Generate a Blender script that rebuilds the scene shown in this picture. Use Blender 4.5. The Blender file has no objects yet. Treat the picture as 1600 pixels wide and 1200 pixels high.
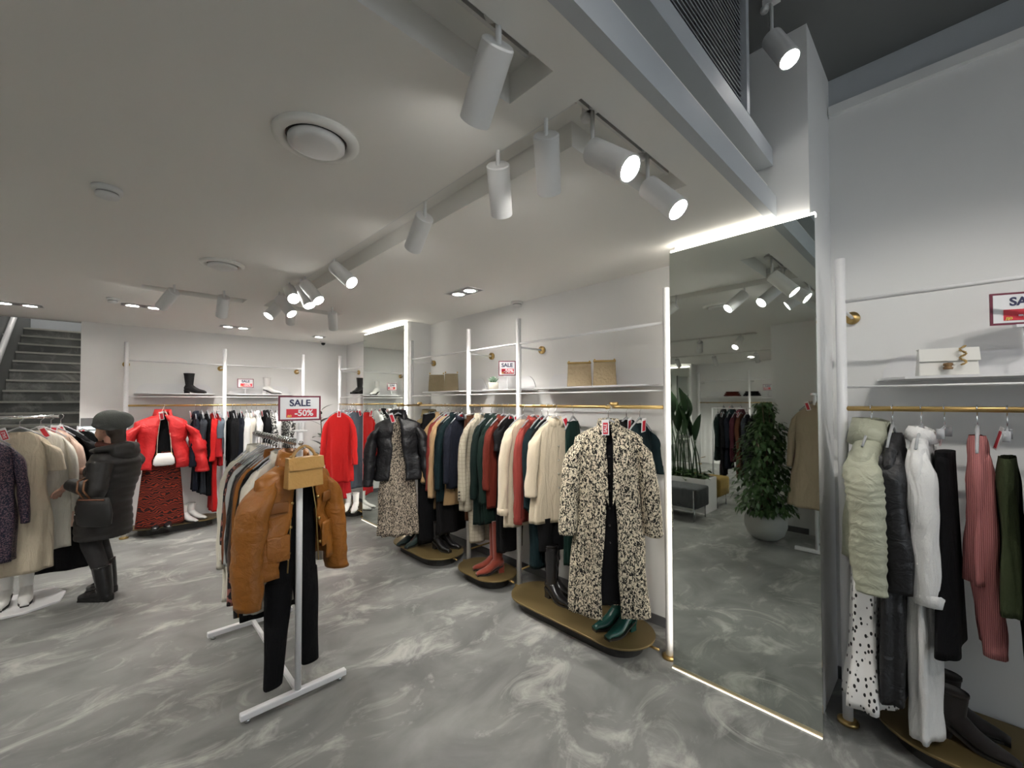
import bpy, bmesh, math, random
from mathutils import Vector, Matrix, noise
R = math.radians
rnd = random.Random(7)
scene = bpy.context.scene
C = scene.collection

# ------------------------------------------------------------------ camera
FPX, YAW, PIT, CY, ROLL, CAMH = 649.06, 0.7624, 0.01993, 614.4, -0.0024, 1.65
fw = Vector((math.sin(YAW)*math.cos(PIT), math.cos(YAW)*math.cos(PIT), math.sin(PIT)))
rt0 = Vector((math.cos(YAW), -math.sin(YAW), 0)); up0 = rt0.cross(fw)
rt = rt0*math.cos(ROLL) + up0*math.sin(ROLL); up = -rt0*math.sin(ROLL) + up0*math.cos(ROLL)
cam = bpy.data.cameras.new('camera'); cam_o = bpy.data.objects.new('camera', cam); C.objects.link(cam_o)
cam.sensor_fit = 'HORIZONTAL'; cam.sensor_width = 36; cam.lens = 36*FPX/1600; cam.shift_y = (CY-600)/1600
cam.clip_start = .02
m3 = Matrix((rt, up, -fw)).transposed()
cam_o.matrix_world = Matrix.Translation((0, 0, CAMH)) @ m3.to_4x4()
scene.camera = cam_o
CAM = Vector((0, 0, CAMH))
def ray(u, v): return fw + rt*((u-800)/FPX) + up*((CY-v)/FPX)
def atz(u, v, z): d = ray(u, v); return CAM + d*((z-CAMH)/d.z)
def atx(u, v, x): d = ray(u, v); return CAM + d*(x/d.x)
def aty(u, v, y): d = ray(u, v); return CAM + d*(y/d.y)

# ------------------------------------------------------------------ world, exposure
w = bpy.data.worlds.new('world'); scene.world = w; w.use_nodes = True
w.node_tree.nodes['Background'].inputs[0].default_value = (.88, .94, 1, 1)
w.node_tree.nodes['Background'].inputs[1].default_value = 1.55
vs = scene.view_settings
vs.view_transform = 'Standard'; vs.look = 'None'; vs.gamma = 1; vs.use_curve_mapping = False; vs.exposure = 0.45
HEAD_W, DOWN_W, HIGH_W = 40, 34, 40
pl_ = bpy.data.lights.new('window_portal', 'AREA'); pl_.shape = 'RECTANGLE'; pl_.size = 3.9; pl_.size_y = 3.1; pl_.cycles.is_portal = True
po_ = bpy.data.objects.new('window_portal', pl_); C.objects.link(po_); po_.location = (1.05, -3.16, 1.7); po_.rotation_euler = (R(90), 0, 0)

# ------------------------------------------------------------------ materials
MATS = {}
def nm(name):
    m = bpy.data.materials.new(name); m.use_nodes = True
    nt = m.node_tree; b = nt.nodes['Principled BSDF']; return m, nt, b
def plain(name, col, rough=.6, metal=0, bump=0, bscale=60, spec=None, trans=0, sheen=0, var=0, crease=None):
    if name in MATS: return MATS[name]
    m, nt, b = nm(name)
    b.inputs['Base Color'].default_value = (*col, 1); b.inputs['Roughness'].default_value = rough
    b.inputs['Metallic'].default_value = metal
    if spec is not None: b.inputs['Specular IOR Level'].default_value = spec
    if trans: b.inputs['Transmission Weight'].default_value = trans
    if sheen: b.inputs['Sheen Weight'].default_value = sheen
    if bump or var:
        tc = nt.nodes.new('ShaderNodeTexCoord'); n = nt.nodes.new('ShaderNodeTexNoise')
        n.inputs['Scale'].default_value = bscale; n.inputs['Detail'].default_value = 4
        nt.links.new(tc.outputs['Object'], n.inputs['Vector'])
        if bump:
            bp = nt.nodes.new('ShaderNodeBump'); bp.inputs['Strength'].default_value = bump; bp.inputs['Distance'].default_value = .01
            nt.links.new(n.outputs['Fac'], bp.inputs['Height']); nt.links.new(bp.outputs['Normal'], b.inputs['Normal'])
            if crease:
                mp = nt.nodes.new('ShaderNodeMapping'); mp.inputs['Scale'].default_value = crease[:3]; nt.links.new(tc.outputs['Object'], mp.inputs['Vector'])
                n2 = nt.nodes.new('ShaderNodeTexNoise'); n2.inputs['Scale'].default_value = 1; n2.inputs['Detail'].default_value = 3; n2.inputs['Distortion'].default_value = .8
                nt.links.new(mp.outputs[0], n2.inputs['Vector'])
                b2 = nt.nodes.new('ShaderNodeBump'); b2.inputs['Strength'].default_value = crease[3]; b2.inputs['Distance'].default_value = .03
                nt.links.new(n2.outputs['Fac'], b2.inputs['Height']); nt.links.new(b2.outputs['Normal'], bp.inputs['Normal'])
        if var:
            mx = nt.nodes.new('ShaderNodeMixRGB'); mx.inputs[1].default_value = (*[c*(1-var) for c in col], 1); mx.inputs[2].default_value = (*[min(1, c*(1+var)) for c in col], 1)
            nt.links.new(n.outputs['Fac'], mx.inputs[0]); nt.links.new(mx.outputs[0], b.inputs['Base Color'])
    MATS[name] = m; return m
def emit(name, col, s):
    if name in MATS: return MATS[name]
    m, nt, b = nm(name); b.inputs['Base Color'].default_value = (*col, 1)
    b.inputs['Emission Color'].default_value = (*col, 1); b.inputs['Emission Strength'].default_value = s
    MATS[name] = m; return m
def fabric(name, col, rough=.85, sheen=.15, bump=.25, bscale=220):
    return plain('fabric_'+name, col, rough, 0, bump, bscale, .15, 0, sheen*min(1, sum(col)*.6), .06, (22, 22, 5, .55))
def pattern(name, kind, c1, c2, scale=30, rough=.8):
    if name in MATS: return MATS[name]
    m, nt, b = nm(name); b.inputs['Roughness'].default_value = rough; b.inputs['Specular IOR Level'].default_value = .25
    N = nt.nodes.new; L = nt.links.new
    tc = N('ShaderNodeTexCoord'); mp = N('ShaderNodeMapping'); L(tc.outputs['Object'], mp.inputs['Vector'])
    ramp = N('ShaderNodeValToRGB'); ramp.color_ramp.interpolation = 'LINEAR'
    e = ramp.color_ramp.elements
    if kind == 'leopard':
        ns = N('ShaderNodeTexNoise'); ns.inputs['Scale'].default_value = scale*.8; ns.inputs['Detail'].default_value = 2
        ad = N('ShaderNodeMixRGB'); ad.blend_type = 'ADD'; ad.inputs[0].default_value = .05
        mp.inputs['Scale'].default_value = (1.25, 1.25, .8); mp.inputs['Rotation'].default_value = (.3, .35, .2)
        L(mp.outputs[0], ns.inputs['Vector']); L(mp.outputs[0], ad.inputs[1]); L(ns.outputs['Color'], ad.inputs[2])
        vo = N('ShaderNodeTexVoronoi'); vo.inputs['Scale'].default_value = scale; vo.feature = 'DISTANCE_TO_EDGE'
        vo2 = N('ShaderNodeTexNoise'); vo2.inputs['Scale'].default_value = scale*1.3; vo2.inputs['Detail'].default_value = 1.5
        L(ad.outputs[0], vo.inputs['Vector']); L(ad.outputs[0], vo2.inputs['Vector'])
        mu = N('ShaderNodeMath'); mu.operation = 'MULTIPLY_ADD'; mu.inputs[1].default_value = .55
        L(vo.outputs['Distance'], mu.inputs[0]); L(vo2.outputs['Fac'], mu.inputs[2])
        L(mu.outputs[0], ramp.inputs[0]); e[0].position = .545; e[1].position = .60
        e[0].color = (*c1, 1); e[1].color = (*c2, 1)
    elif kind == 'tiger':
        wv = N('ShaderNodeTexWave'); wv.bands_direction = 'Z'; wv.inputs['Scale'].default_value = scale; wv.inputs['Distortion'].default_value = 14
        wv.inputs['Detail'].default_value = 1.5; wv.inputs['Detail Scale'].default_value = 1.1
        L(mp.outputs[0], wv.inputs['Vector']); L(wv.outputs['Fac'], ramp.inputs[0]); e[0].position = .42; e[1].position = .6
        e[0].color = (*c2, 1); e[1].color = (*c1, 1)
    elif kind == 'dashes':
        vo = N('ShaderNodeTexVoronoi'); vo.inputs['Scale'].default_value = scale; vo.inputs['Randomness'].default_value = .75
        mp.inputs['Scale'].default_value = (1.0, 1.0, .55); mp.inputs['Rotation'].default_value = (0, .5, .6)
        L(mp.outputs[0], vo.inputs['Vector']); L(vo.outputs['Distance'], ramp.inputs[0]); e[0].position = .25; e[1].position = .3
        e[0].color = (*c2, 1); e[1].color = (*c1, 1)
    elif kind == 'plaid':
        sx = N('ShaderNodeSeparateXYZ'); L(mp.outputs[0], sx.inputs[0])
        vals = []
        for ax in (0, 2):
            mm = N('ShaderNodeMath'); mm.operation = 'MULTIPLY'; mm.inputs[1].default_value = scale; L(sx.outputs[ax], mm.inputs[0])
            si = N('ShaderNodeMath'); si.operation = 'SINE'; L(mm.outputs[0], si.inputs[0]); vals.append(si)
        ad = N('ShaderNodeMath'); ad.operation = 'MAXIMUM'; L(vals[0].outputs[0], ad.inputs[0]); L(vals[1].outputs[0], ad.inputs[1])
        L(ad.outputs[0], ramp.inputs[0]); e[0].position = .8; e[1].position = 1; e[0].color = (*c1, 1); e[1].color = (*c2, 1)
    elif kind == 'rib':
        wv = N('ShaderNodeTexWave'); wv.bands_direction = 'Y'; wv.inputs['Scale'].default_value = scale
        L(mp.outputs[0], wv.inputs['Vector']); L(wv.outputs['Fac'], ramp.inputs[0]); e[0].color = (*c1, 1); e[1].color = (*c2, 1)
        bp = N('ShaderNodeBump'); bp.inputs['Strength'].default_value = .4; bp.inputs['Distance'].default_value = .005
        L(wv.outputs['Fac'], bp.inputs['Height']); L(bp.outputs[0], b.inputs['Normal'])
    elif kind == 'floral':
        vo = N('ShaderNodeTexNoise'); vo.inputs['Scale'].default_value = scale; vo.inputs['Detail'].default_value = 3
        L(mp.outputs[0], vo.inputs['Vector']); L(vo.outputs['Fac'], ramp.inputs[0]); e[0].position = .5; e[1].position = .56
        e[0].color = (*c1, 1); e[1].color = (*c2, 1)
    L(ramp.outputs[0], b.inputs['Base Color'])
    MATS[name] = m; return m

def floor_material():
    m, nt, b = nm('microcement_floor')
    N = nt.nodes.new; L = nt.links.new
    tc = N('ShaderNodeTexCoord'); P = tc.outputs['Object']
    def math_(op, a, bb=None, c=None):
        n = N('ShaderNodeMath'); n.operation = op
        for i, x in enumerate((a, bb, c)):
            if x is None: continue
            if isinstance(x, (int, float)): n.inputs[i].default_value = x
            else: L(x, n.inputs[i])
        return n.outputs[0]
    def noise_(vec, s, d=4, dist=0, rough=.55):
        n = N('ShaderNodeTexNoise'); n.inputs['Scale'].default_value = s; n.inputs['Detail'].default_value = d
        n.inputs['Distortion'].default_value = dist; n.inputs['Roughness'].default_value = rough; L(vec, n.inputs['Vector']); return n.outputs['Fac']
    mp = N('ShaderNodeMapping'); mp.inputs['Rotation'].default_value = (0, 0, R(-35)); mp.inputs['Scale'].default_value = (.9, 1.4, 1); L(P, mp.inputs['Vector'])
    clouds = noise_(mp.outputs[0], 2.0, 6, .8)
    wisps = math_('ADD', noise_(mp.outputs[0], 2.6, 9, 1.0, .68), math_('MULTIPLY', math_('SUBTRACT', noise_(P, .9, 2), .5), .28))
    base = N('ShaderNodeValToRGB'); L(clouds, base.inputs[0])
    e = base.color_ramp.elements; e[0].position = .3; e[1].position = .72
    e[0].color = (.135, .137, .132, 1); e[1].color = (.265, .268, .258, 1)
    wr = N('ShaderNodeValToRGB'); L(wisps, wr.inputs[0]); e = wr.color_ramp.elements
    e[0].position = .52; e[1].position = .68
    # trowel arcs: rings round the centres of large random cells
    vo = N('ShaderNodeTexVoronoi'); vo.inputs['Scale'].default_value = 1.15; L(P, vo.inputs['Vector'])
    sub = N('ShaderNodeVectorMath'); sub.operation = 'SUBTRACT'; L(P, sub.inputs[0]); L(vo.outputs['Position'], sub.inputs[1])
    ln = N('ShaderNodeVectorMath'); ln.operation = 'LENGTH'; L(sub.outputs[0], ln.inputs[0])
    nrm = N('ShaderNodeVectorMath'); nrm.operation = 'NORMALIZE'; L(sub.outputs[0], nrm.inputs[0])
    sc = N('ShaderNodeVectorMath'); sc.operation = 'SCALE'; sc.inputs['Scale'].default_value = .45; L(nrm.outputs[0], sc.inputs[0])
    cx = N('ShaderNodeCombineXYZ'); L(math_('MULTIPLY', ln.outputs['Value'], 26), cx.inputs[2])
    av = N('ShaderNodeVectorMath'); av.operation = 'ADD'; L(sc.outputs[0], av.inputs[0]); L(cx.outputs[0], av.inputs[1])
    rings = noise_(av.outputs[0], 1.5, 3)
    rr = N('ShaderNodeValToRGB'); L(rings, rr.inputs[0]); e = rr.color_ramp.elements; e[0].position = .5; e[1].position = .72
    # only a band of radius, only some cells, broken up by a noise
    band = math_('SUBTRACT', 1, math_('MULTIPLY', math_('ABSOLUTE', math_('SUBTRACT', ln.outputs['Value'], .25)), 8))
    band = math_('MAXIMUM', band, 0)
    msk = noise_(P, 1.6, 2); msk = math_('MAXIMUM', math_('MULTIPLY', math_('SUBTRACT', msk, .46), 7), 0); msk = math_('MINIMUM', msk, 1)
    sepc = N('ShaderNodeSeparateColor'); L(vo.outputs['Color'], sepc.inputs[0])
    some = math_('GREATER_THAN', sepc.outputs[0], .45)
    arcs = math_('MULTIPLY', math_('MULTIPLY', math_('MULTIPLY', rr.outputs[0], band), msk), some)
    tot = math_('MINIMUM', math_('ADD', math_('MULTIPLY', wr.outputs[0], .62), math_('MULTIPLY', arcs, .9)), 1)
    mx = N('ShaderNodeMixRGB'); L(tot, mx.inputs[0]); L(base.outputs[0], mx.inputs[1]); mx.inputs[2].default_value = (.56, .56, .52, 1)
    L(mx.outputs[0], b.inputs['Base Color'])
    b.inputs['Roughness'].default_value = .42; b.inputs['Specular IOR Level'].default_value = .35
    return m
FLOOR = floor_material()
WHITE = plain('white_paint', (.84, .84, .83), .75, bump=.03, bscale=90)
CEIL = plain('ceiling_paint', (.86, .85, .81), .8)
GREYP = plain('dark_grey_paint', (.16, .165, .165), .7)
PLGREY = plain('cool_grey_paint', (.50, .53, .56), .6)
CREAMP = plain('cream_cove', (.72, .68, .58), .6)
STEEL = plain('white_steel', (.82, .82, .83), .35)
BRASS = plain('brass', (.55, .38, .15), .34, .9)
GOLDPL = plain('bronze_plate', (.20, .145, .06), .42, .55)
CHROME = plain('chrome', (.75, .76, .78), .15, 1)
CLEAR = plain('clear_plastic', (.8, .82, .85), .12, 0, trans=.6)
HEADM = plain('lamp_white', (.74, .74, .73), .45)
DARKM = plain('dark_metal', (.05, .05, .05), .5)
MIRROR = plain('mirror_glass', (.70, .74, .70), .015, 1)
LED = emit('led_strip', (1, .95, .86), 4.5)
LENS = emit('lamp_lens', (1, .98, .95), 45)
RED = plain('sign_red', (.62, .02, .04), .5)
MAROON = plain('sign_maroon', (.16, .015, .04), .5)
CARD = plain('white_card', (.85, .85, .86), .5)
NAVYINK = plain('navy_ink', (.03, .03, .09), .6)
YELLOW = plain('yellow_ink', (.85, .7, .15), .6)

# ------------------------------------------------------------------ mesh helpers
class MB:
    def __init__(s): s.v = []; s.f = []
    def add(s, vs, fs):
        o = len(s.v); s.v += [tuple(p) for p in vs]; s.f += [tuple(i+o for i in f) for f in fs]; return s
    def box(s, x0, x1, y0, y1, z0, z1):
        return s.add([(x, y, z) for z in (z0, z1) for y in (y0, y1) for x in (x0, x1)],
                     [(0, 2, 3, 1), (4, 5, 7, 6), (0, 1, 5, 4), (2, 6, 7, 3), (0, 4, 6, 2), (1, 3, 7, 5)])
    def loft(s, rings, closed=True, cap0=False, cap1=False):
        n = len(rings[0]); vs = [p for r in rings for p in r]; fs = []
        for i in range(len(rings)-1):
            for j in range(n if closed else n-1):
                k = (j+1) % n
                fs.append((i*n+j, i*n+k, (i+1)*n+k, (i+1)*n+j))
        if cap0: fs.append(tuple(range(n))[::-1])
        if cap1: fs.append(tuple((len(rings)-1)*n+j for j in range(n)))
        return s.add(vs, fs)
    def tube(s, pts, rad, n=8, caps=True, flat=1, updir=None):
        pts = [Vector(p) for p in pts]; rings = []
        if not isinstance(rad, (list, tuple)): rad = [rad]*len(pts)
        prev = None
        for i, p in enumerate(pts):
            d = (pts[min(i+1, len(pts)-1)]-pts[max(i-1, 0)]).normalized()
            if prev is None:
                a = Vector(updir) if updir else (Vector((0, 1, 0)) if abs(d.y) < .9 else Vector((1, 0, 0)))
            else: a = prev
            a = (a-d*a.dot(d)).normalized(); b = d.cross(a); prev = a
            rings.append([p+a*(math.cos(t)*rad[i]*flat)+b*(math.sin(t)*rad[i]) for t in [2*math.pi*k/n for k in range(n)]])
        return s.loft(rings, True, caps, caps)
    def lathe(s, prof, n=24, c=(0, 0, 0)):
        rings = [[(c[0]+r*math.cos(2*math.pi*k/n), c[1]+r*math.sin(2*math.pi*k/n), c[2]+z) for k in range(n)] for r, z in prof]
        return s.loft(rings, True, prof[0][0] > 1e-4, prof[-1][0] > 1e-4)
    def prism(s, poly, z0, z1):
        n = len(poly)
        return s.add([(x, y, z0) for x, y in poly]+[(x, y, z1) for x, y in poly],
                     [tuple(range(n))[::-1], tuple(range(n, 2*n))]+[(i, (i+1) % n, n+(i+1) % n, n+i) for i in range(n)])
    def mesh(s, name, mat, smooth=False):
        me = bpy.data.meshes.new(name); me.from_pydata(s.v, [], s.f)
        bm = bmesh.new(); bm.from_mesh(me); bmesh.ops.recalc_face_normals(bm, faces=bm.faces); bm.to_mesh(me); bm.free()
        if mat: me.materials.append(mat)
        if smooth: me.polygons.foreach_set('use_smooth', [True]*len(me.polygons))
        me.update(); return me
    def build(s, name, mat, parent=None, smooth=False, loc=None, bevel=0):
        return put(name, s.mesh(name, mat, smooth), parent, loc, bevel)
def put(name, me, parent=None, loc=None, bevel=0):
    o = bpy.data.objects.new(name, me); C.objects.link(o)
    if parent: o.parent = parent
    if loc is not None: o.location = loc
    if bevel:
        b = o.modifiers.new('bevel', 'BEVEL'); b.width = bevel; b.segments = 2; b.limit_method = 'ANGLE'
    return o
def tag(o, label, cat, group=None):
    o['label'] = label; o['category'] = cat
    if group: o['group'] = group
    return o
def thing(name, label, cat, loc=(0, 0, 0), rz=0, group=None):
    o = bpy.data.objects.new(name, None); C.objects.link(o); o.empty_display_size = .05
    o.location = loc; o.rotation_euler = (0, 0, rz); return tag(o, label, cat, group)
def struct(name, mb, mat, parent=None, smooth=False):
    o = mb.build(name, mat, parent, smooth)
    if not parent: o['kind'] = 'structure'
    return o
def solid(o, t, off=0):
    s = o.modifiers.new('solid', 'SOLIDIFY'); s.thickness = t; s.offset = off; return o
def subsurf(o, n=1):
    s = o.modifiers.new('sub', 'SUBSURF'); s.levels = n; s.render_levels = n; return o
TEXTM = {}
def text_mesh(txt, size, mat, bold=.0, ext=.0012):
    k = (txt, size, mat.name)
    if k in TEXTM: return TEXTM[k]
    c = bpy.data.curves.new('text', 'FONT'); c.body = txt; c.size = size; c.align_x = 'CENTER'; c.align_y = 'CENTER'; c.extrude = ext; c.offset = bold
    o = bpy.data.objects.new('text', c); C.objects.link(o)
    dg = bpy.context.evaluated_depsgraph_get(); me = bpy.data.meshes.new_from_object(o.evaluated_get(dg))
    me.materials.clear(); me.materials.append(mat); bpy.data.objects.remove(o); bpy.data.curves.remove(c)
    TEXTM[k] = me; return me
def aim(o, d):
    o.rotation_euler = Vector(d).to_track_quat('-Z', 'Y').to_euler()
def spot(loc, d, watts, cone=50, blend=.6, size=.035, parent=None, col=(1, .96, .9)):
    l = bpy.data.lights.new('spot', 'SPOT'); l.energy = watts; l.spot_size = R(cone); l.spot_blend = blend; l.shadow_soft_size = size; l.color = col
    o = bpy.data.objects.new('lamp_light', l); C.objects.link(o); o.location = loc; aim(o, d)
    if parent: o.parent = parent
    return o

# ------------------------------------------------------------------ the shell
ZC, ZH = 2.64, 3.62            # low ceiling, high ceiling
XW, XR, YB = 2.92, 3.14, 7.25  # wall behind the middle racks, wall behind the right rack, back wall
XO, YN = -6.4, -3.2            # far opposite wall, wall behind the camera
YE = .645                      # edge of the low ceiling
XM = 2.526                     # mirror plane
fl = struct('floor', MB().box(XO-.1, XR+.1, YN-.1, 12.5, -.1, 0), FLOOR)
# low ceiling with recessed troughs
TROUGH = [(-.6, .938, .80, .99), (1.09, 1.885, .81, .99), (1.09, 1.27, .99, 4.85), (.15, .91, 4.65, 4.85), (1.27, 1.84, 4.65, 4.85),
          (-1.75, -1.57, 1.9, 4.2), (-4.2, -4.02, 1.4, 5.2)]
def ceiling_mesh():
    xs = sorted({XO, XR} | {a for t in TROUGH for a in t[:2]}); ys = sorted({YE, YB+.15} | {a for t in TROUGH for a in t[2:]})
    hole = lambda x, y: any(a < x < b and c < y < d for a, b, c, d in TROUGH)
    zt = ZC+.1; mb = MB()
    nx, ny = len(xs)-1, len(ys)-1
    H = [[hole((xs[i]+xs[i+1])/2, (ys[j]+ys[j+1])/2) for j in range(ny)] for i in range(nx)]
    for i in range(nx):
        for j in range(ny):
            z = zt if H[i][j] else ZC
            x0, x1, y0, y1 = xs[i], xs[i+1], ys[j], ys[j+1]
            mb.add([(x0, y0, z), (x1, y0, z), (x1, y1, z), (x0, y1, z)], [(0, 3, 2, 1)])
            if i+1 < nx and H[i+1][j] != H[i][j]: mb.add([(x1, y0, ZC), (x1, y1, ZC), (x1, y1, zt), (x1, y0, zt)], [(0, 1, 2, 3)])
            if j+1 < ny and H[i][j+1] != H[i][j]: mb.add([(x0, y1, ZC), (x1, y1, ZC), (x1, y1, zt), (x0, y1, zt)], [(0, 1, 2, 3)])
    return mb
me = bpy.data.meshes.new('ceiling'); cm = ceiling_mesh(); me.from_pydata(cm.v, [], cm.f); me.materials.append(CEIL)
ce = put('ceiling', me); ce['kind'] = 'structure'
struct('ceiling_upper_slab', MB().box(XO, XR, YE+.02, YB+.15, ZC+.101, ZC+.2), CEIL)
struct('ceiling_high', MB().box(-1.6, XR+.1, YN, 2.0, ZH, ZH+.1), GREYP)
struct('wall_high_back', MB().box(-1.6, 2.58, 1.9, 2.0, ZC+.2, ZH), GREYP)
# fascia of the low ceiling: lip, cream cove, upper lip
struct('trim_1', MB().box(-1.15, 2.575, YE-.025, YE+.02, ZC-.001, 2.755), PLGREY)
struct('trim_2', MB().box(-1.15, 2.575, YE+.085, YE+.10, 2.74, 2.95), CREAMP)
struct('trim_3', MB().box(-1.15, 2.575, YE-.01, YE+.10, 2.93, 3.025), PLGREY)
struct('trim_4', MB().box(-1.15, 2.575, YE+.02, YE+.10, 2.73, 2.745), CREAMP)
# right wall with its pieces
struct('wall_right', MB().box(XW, XW+.1, 1.2, YB+.1, 0, ZC), WHITE)
struct('wall_right_near', MB().box(XR, XR+.1, YN, .6, 0, 3.40), WHITE)
struct('wall_right_top', MB().box(XR+.02, XR+.1, YN, .6, 3.40, ZH), PLGREY)
struct('trim_5', MB().box(XR-.035, XR+.02, YN, .47, 3.375, 3.43), WHITE)
struct('wall_column', MB().box(2.585, XR+.05, .475, 1.19, 0, ZH), WHITE)
struct('wall_column_upper', MB().box(2.585, XR, 1.19, 2.0, ZC+.2, ZH), WHITE)
struct('wall_column_far', MB().box(2.585, XW+.05, 4.56, 5.66, 0, ZC), WHITE)
# back wall, with the opening of the stair
SX0, SX1 = -1.22, -.31
struct('wall_back', MB().box(SX1, XW+.1, YB, YB+.12, 0, ZC), WHITE)
struct('wall_back_left', MB().box(XO, SX0-.12, YB, YB+.12, 0, ZC), WHITE)
struct('wall_stair_right', MB().box(SX1, SX1+.1, YB+.12, 12.4, 0, 5.2), WHITE)
struct('wall_stair_left', MB().box(SX0-.12, SX0, YB, 12.4, 0, 5.2), GREYP)
struct('wall_stair_end', MB().box(SX0-.12, SX1+.1, 12.4, 12.5, 2.9, 5.2), PLGREY)
struct('ceiling_stair', MB().box(SX0-.12, SX1+.1, YB+.0, 12.5, 5.2, 5.3), CEIL)
struct('wall_stair_lintel', MB().box(SX0-.12, SX1+.1, YB+.12, YB+.2, ZC, 5.2), WHITE)
struct('wall_opposite', MB().box(XO-.1, XO, .0, YB+.1, 0, ZC+.1), WHITE)
struct('wall_opposite_front', MB().box(XO, -1.6, .55, .645, 0, ZC+.1), WHITE)
struct('wall_behind', MB().box(-1.6, -.9, YN-.1, YN, 0, ZH).box(3.0, XR+.1, YN-.1, YN, 0, ZH).box(-.9, 3.0, YN-.1, YN, 3.25, ZH).box(-.9, 3.0, YN-.1, YN, 0, .15), WHITE)
win = struct('window_1', MB().box(-.9, 3.0, YN-.06, YN-.05, .15, 3.25), plain('shop_glass', (.95, .97, .97), .0, 0, trans=1))
for x in (-.9, .38, 1.68, 2.95): MB().box(x, x+.05, YN-.09, YN-.02, .15, 3.25).build('mullion', DARKM, win)
struct('floor_street', MB().box(-8, 9, -14, YN-.1, -.12, -.02), plain('street_grey', (.3, .3, .3), .8))
struct('wall_left', MB().box(-1.6, -1.15, YN, 1.58, 0, ZC), WHITE)
struct('wall_left_upper', MB().box(-1.6, -1.15, YN, 2.0, ZC+.2, ZH), WHITE)
struct('wall_left_pilaster', MB().box(-1.15, -.86, -1.2, 1.05, 0, ZC), WHITE)
DKB = plain('baseboard_grey', (.12, .12, .125), .5)
for n_, a in (('right', (XW-.012, XW, 1.2, 4.56, 0, .07)), ('right_near', (XR-.012, XR, YN, .475, 0, .07)), ('back', (SX1+.1, XW-.012, YB-.012, YB, 0, .07)),
              ('corner', (XW-.012, XW, 5.66, YB-.012, 0, .07)), ('left', (-1.15, -1.138, 1.2, 1.58, 0, .07))):
    struct('baseboard_'+n_, MB().box(*a), DKB)
# stair: 18 risers, run .26
st = thing('staircase', 'grey swirled stone staircase with pale nosings climbing behind the back wall', 'staircase', (0, 0, 0))
for k in range(1, 19):
    y0 = 7.1+.26*(k-1)+(.16 if k < 1 else 0)
    z = .1675*k
    y1 = y0+.26 if k < 18 else 12.4
    sp_ = MB().box(SX0+.004, SX1-.004, y0, y1+.02, max(0, z-.34), z-.012).build('step', FLOOR, st)
    MB().box(SX0+.004, SX1-.004, y0-.012, y0+.02, z-.03, z).build('nosing', plain('nosing_pale', (.55, .55, .5), .5), sp_)
    MB().box(SX0+.004, SX1-.004, y0+.02, y1, z-.012, z-.001).build('tread', FLOOR, sp_)
hr = thing('stair_handrail', 'pale handrail running up the dark left wall of the staircase', 'handrail', (SX0, 7.2, 0))
MB().tube([(.05, 1.0, 1.75), (.05, 4.6, 1.75+3.6*.644)], .035, 10).build('rail', STEEL, hr, True)
for t in (.1, .4, .7, .95): MB().box(-.001, .05, 1.0+3.6*t, 1.03+3.6*t, 1.73+3.6*.644*t, 1.75+3.6*.644*t).build('bracket', STEEL, hr)
struct('wall_back_panel', MB().box(-.30, .06, YB-.02, YB, 0, 1.46), GREYP)
lm = thing('leaning_mirror', 'narrow frameless mirror leaning on the dark panel beside the stairs', 'mirror', (-.16, YB-.1, 0))
mo = MB().box(-.16, .12, -.02, 0, .01, 1.36).build('pane', MIRROR, lm); mo.rotation_euler = (R(-3.2), 0, 0)
mo2 = MB().box(-.17, -.155, -.025, .005, 0, 1.37).build('frame', STEEL, lm); mo2.rotation_euler = (R(-3.2), 0, 0)

# grille of the air conditioner above the fascia
gr = thing('ventilation_grille', 'dark louvred ventilation grille high above the ceiling edge', 'vent', (0, YE+.0, 3.02))
MB().box(-1.15, 2.18, .05, .5, .01, .58).build('box', DARKM, gr)
MB().box(2.16, 2.2, -.01, .5, .01, .58).build('end_cap', PLGREY, gr)
louv = MB().box(-1.15, 2.16, 0, .024, 0, .004).mesh('louvre', plain('louvre_grey', (.30, .31, .33), .5))
for k in range(22):
    o = put('louvre', louv, gr, (0, .015, .02+k*.025)); o.rotation_euler = (R(28), 0, 0)

# ------------------------------------------------------------------ mirrors with light strips
def big_mirror(name, y0, y1, zt, label, both=True):
    t = thing(name, label, 'mirror', (XM, y0, 0))
    MB().box(0, .012, 0, y1-y0, .012, zt).build('pane', MIRROR, t)
    MB().box(.013, .058, .03, y1-y0-.03, .04, zt-.03).build('backing', STEEL, t)
    MB().box(.016, .05, .0, y1-y0, zt+.002, zt+.02).build('top_light', LED, t)
    MB().box(.02, .05, y1-y0-.02, y1-y0-.002, .05, zt).build('side_light', LED, t)
    if both: MB().box(.02, .05, .002, .02, .05, zt).build('side_light', LED, t)
    MB().box(-.012, .0, .0, y1-y0, .0, .012).build('bottom_profile', plain('pale_brass', (.5, .42, .28), .5, .6), t)
    MB().box(-.02, -.013, .0, y1-y0, .002, .007).build('bottom_light', emit('led_bottom', (1, .94, .82), .9), t)
    return t
big_mirror('wall_mirror', .445, 1.2, 2.585, 'tall frameless mirror with glowing edges beside the leopard coat', False)
big_mirror('wall_mirror', 4.55, 5.68, 2.585, 'far tall mirror with glowing top edge beside the black puffer jacket')

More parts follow.
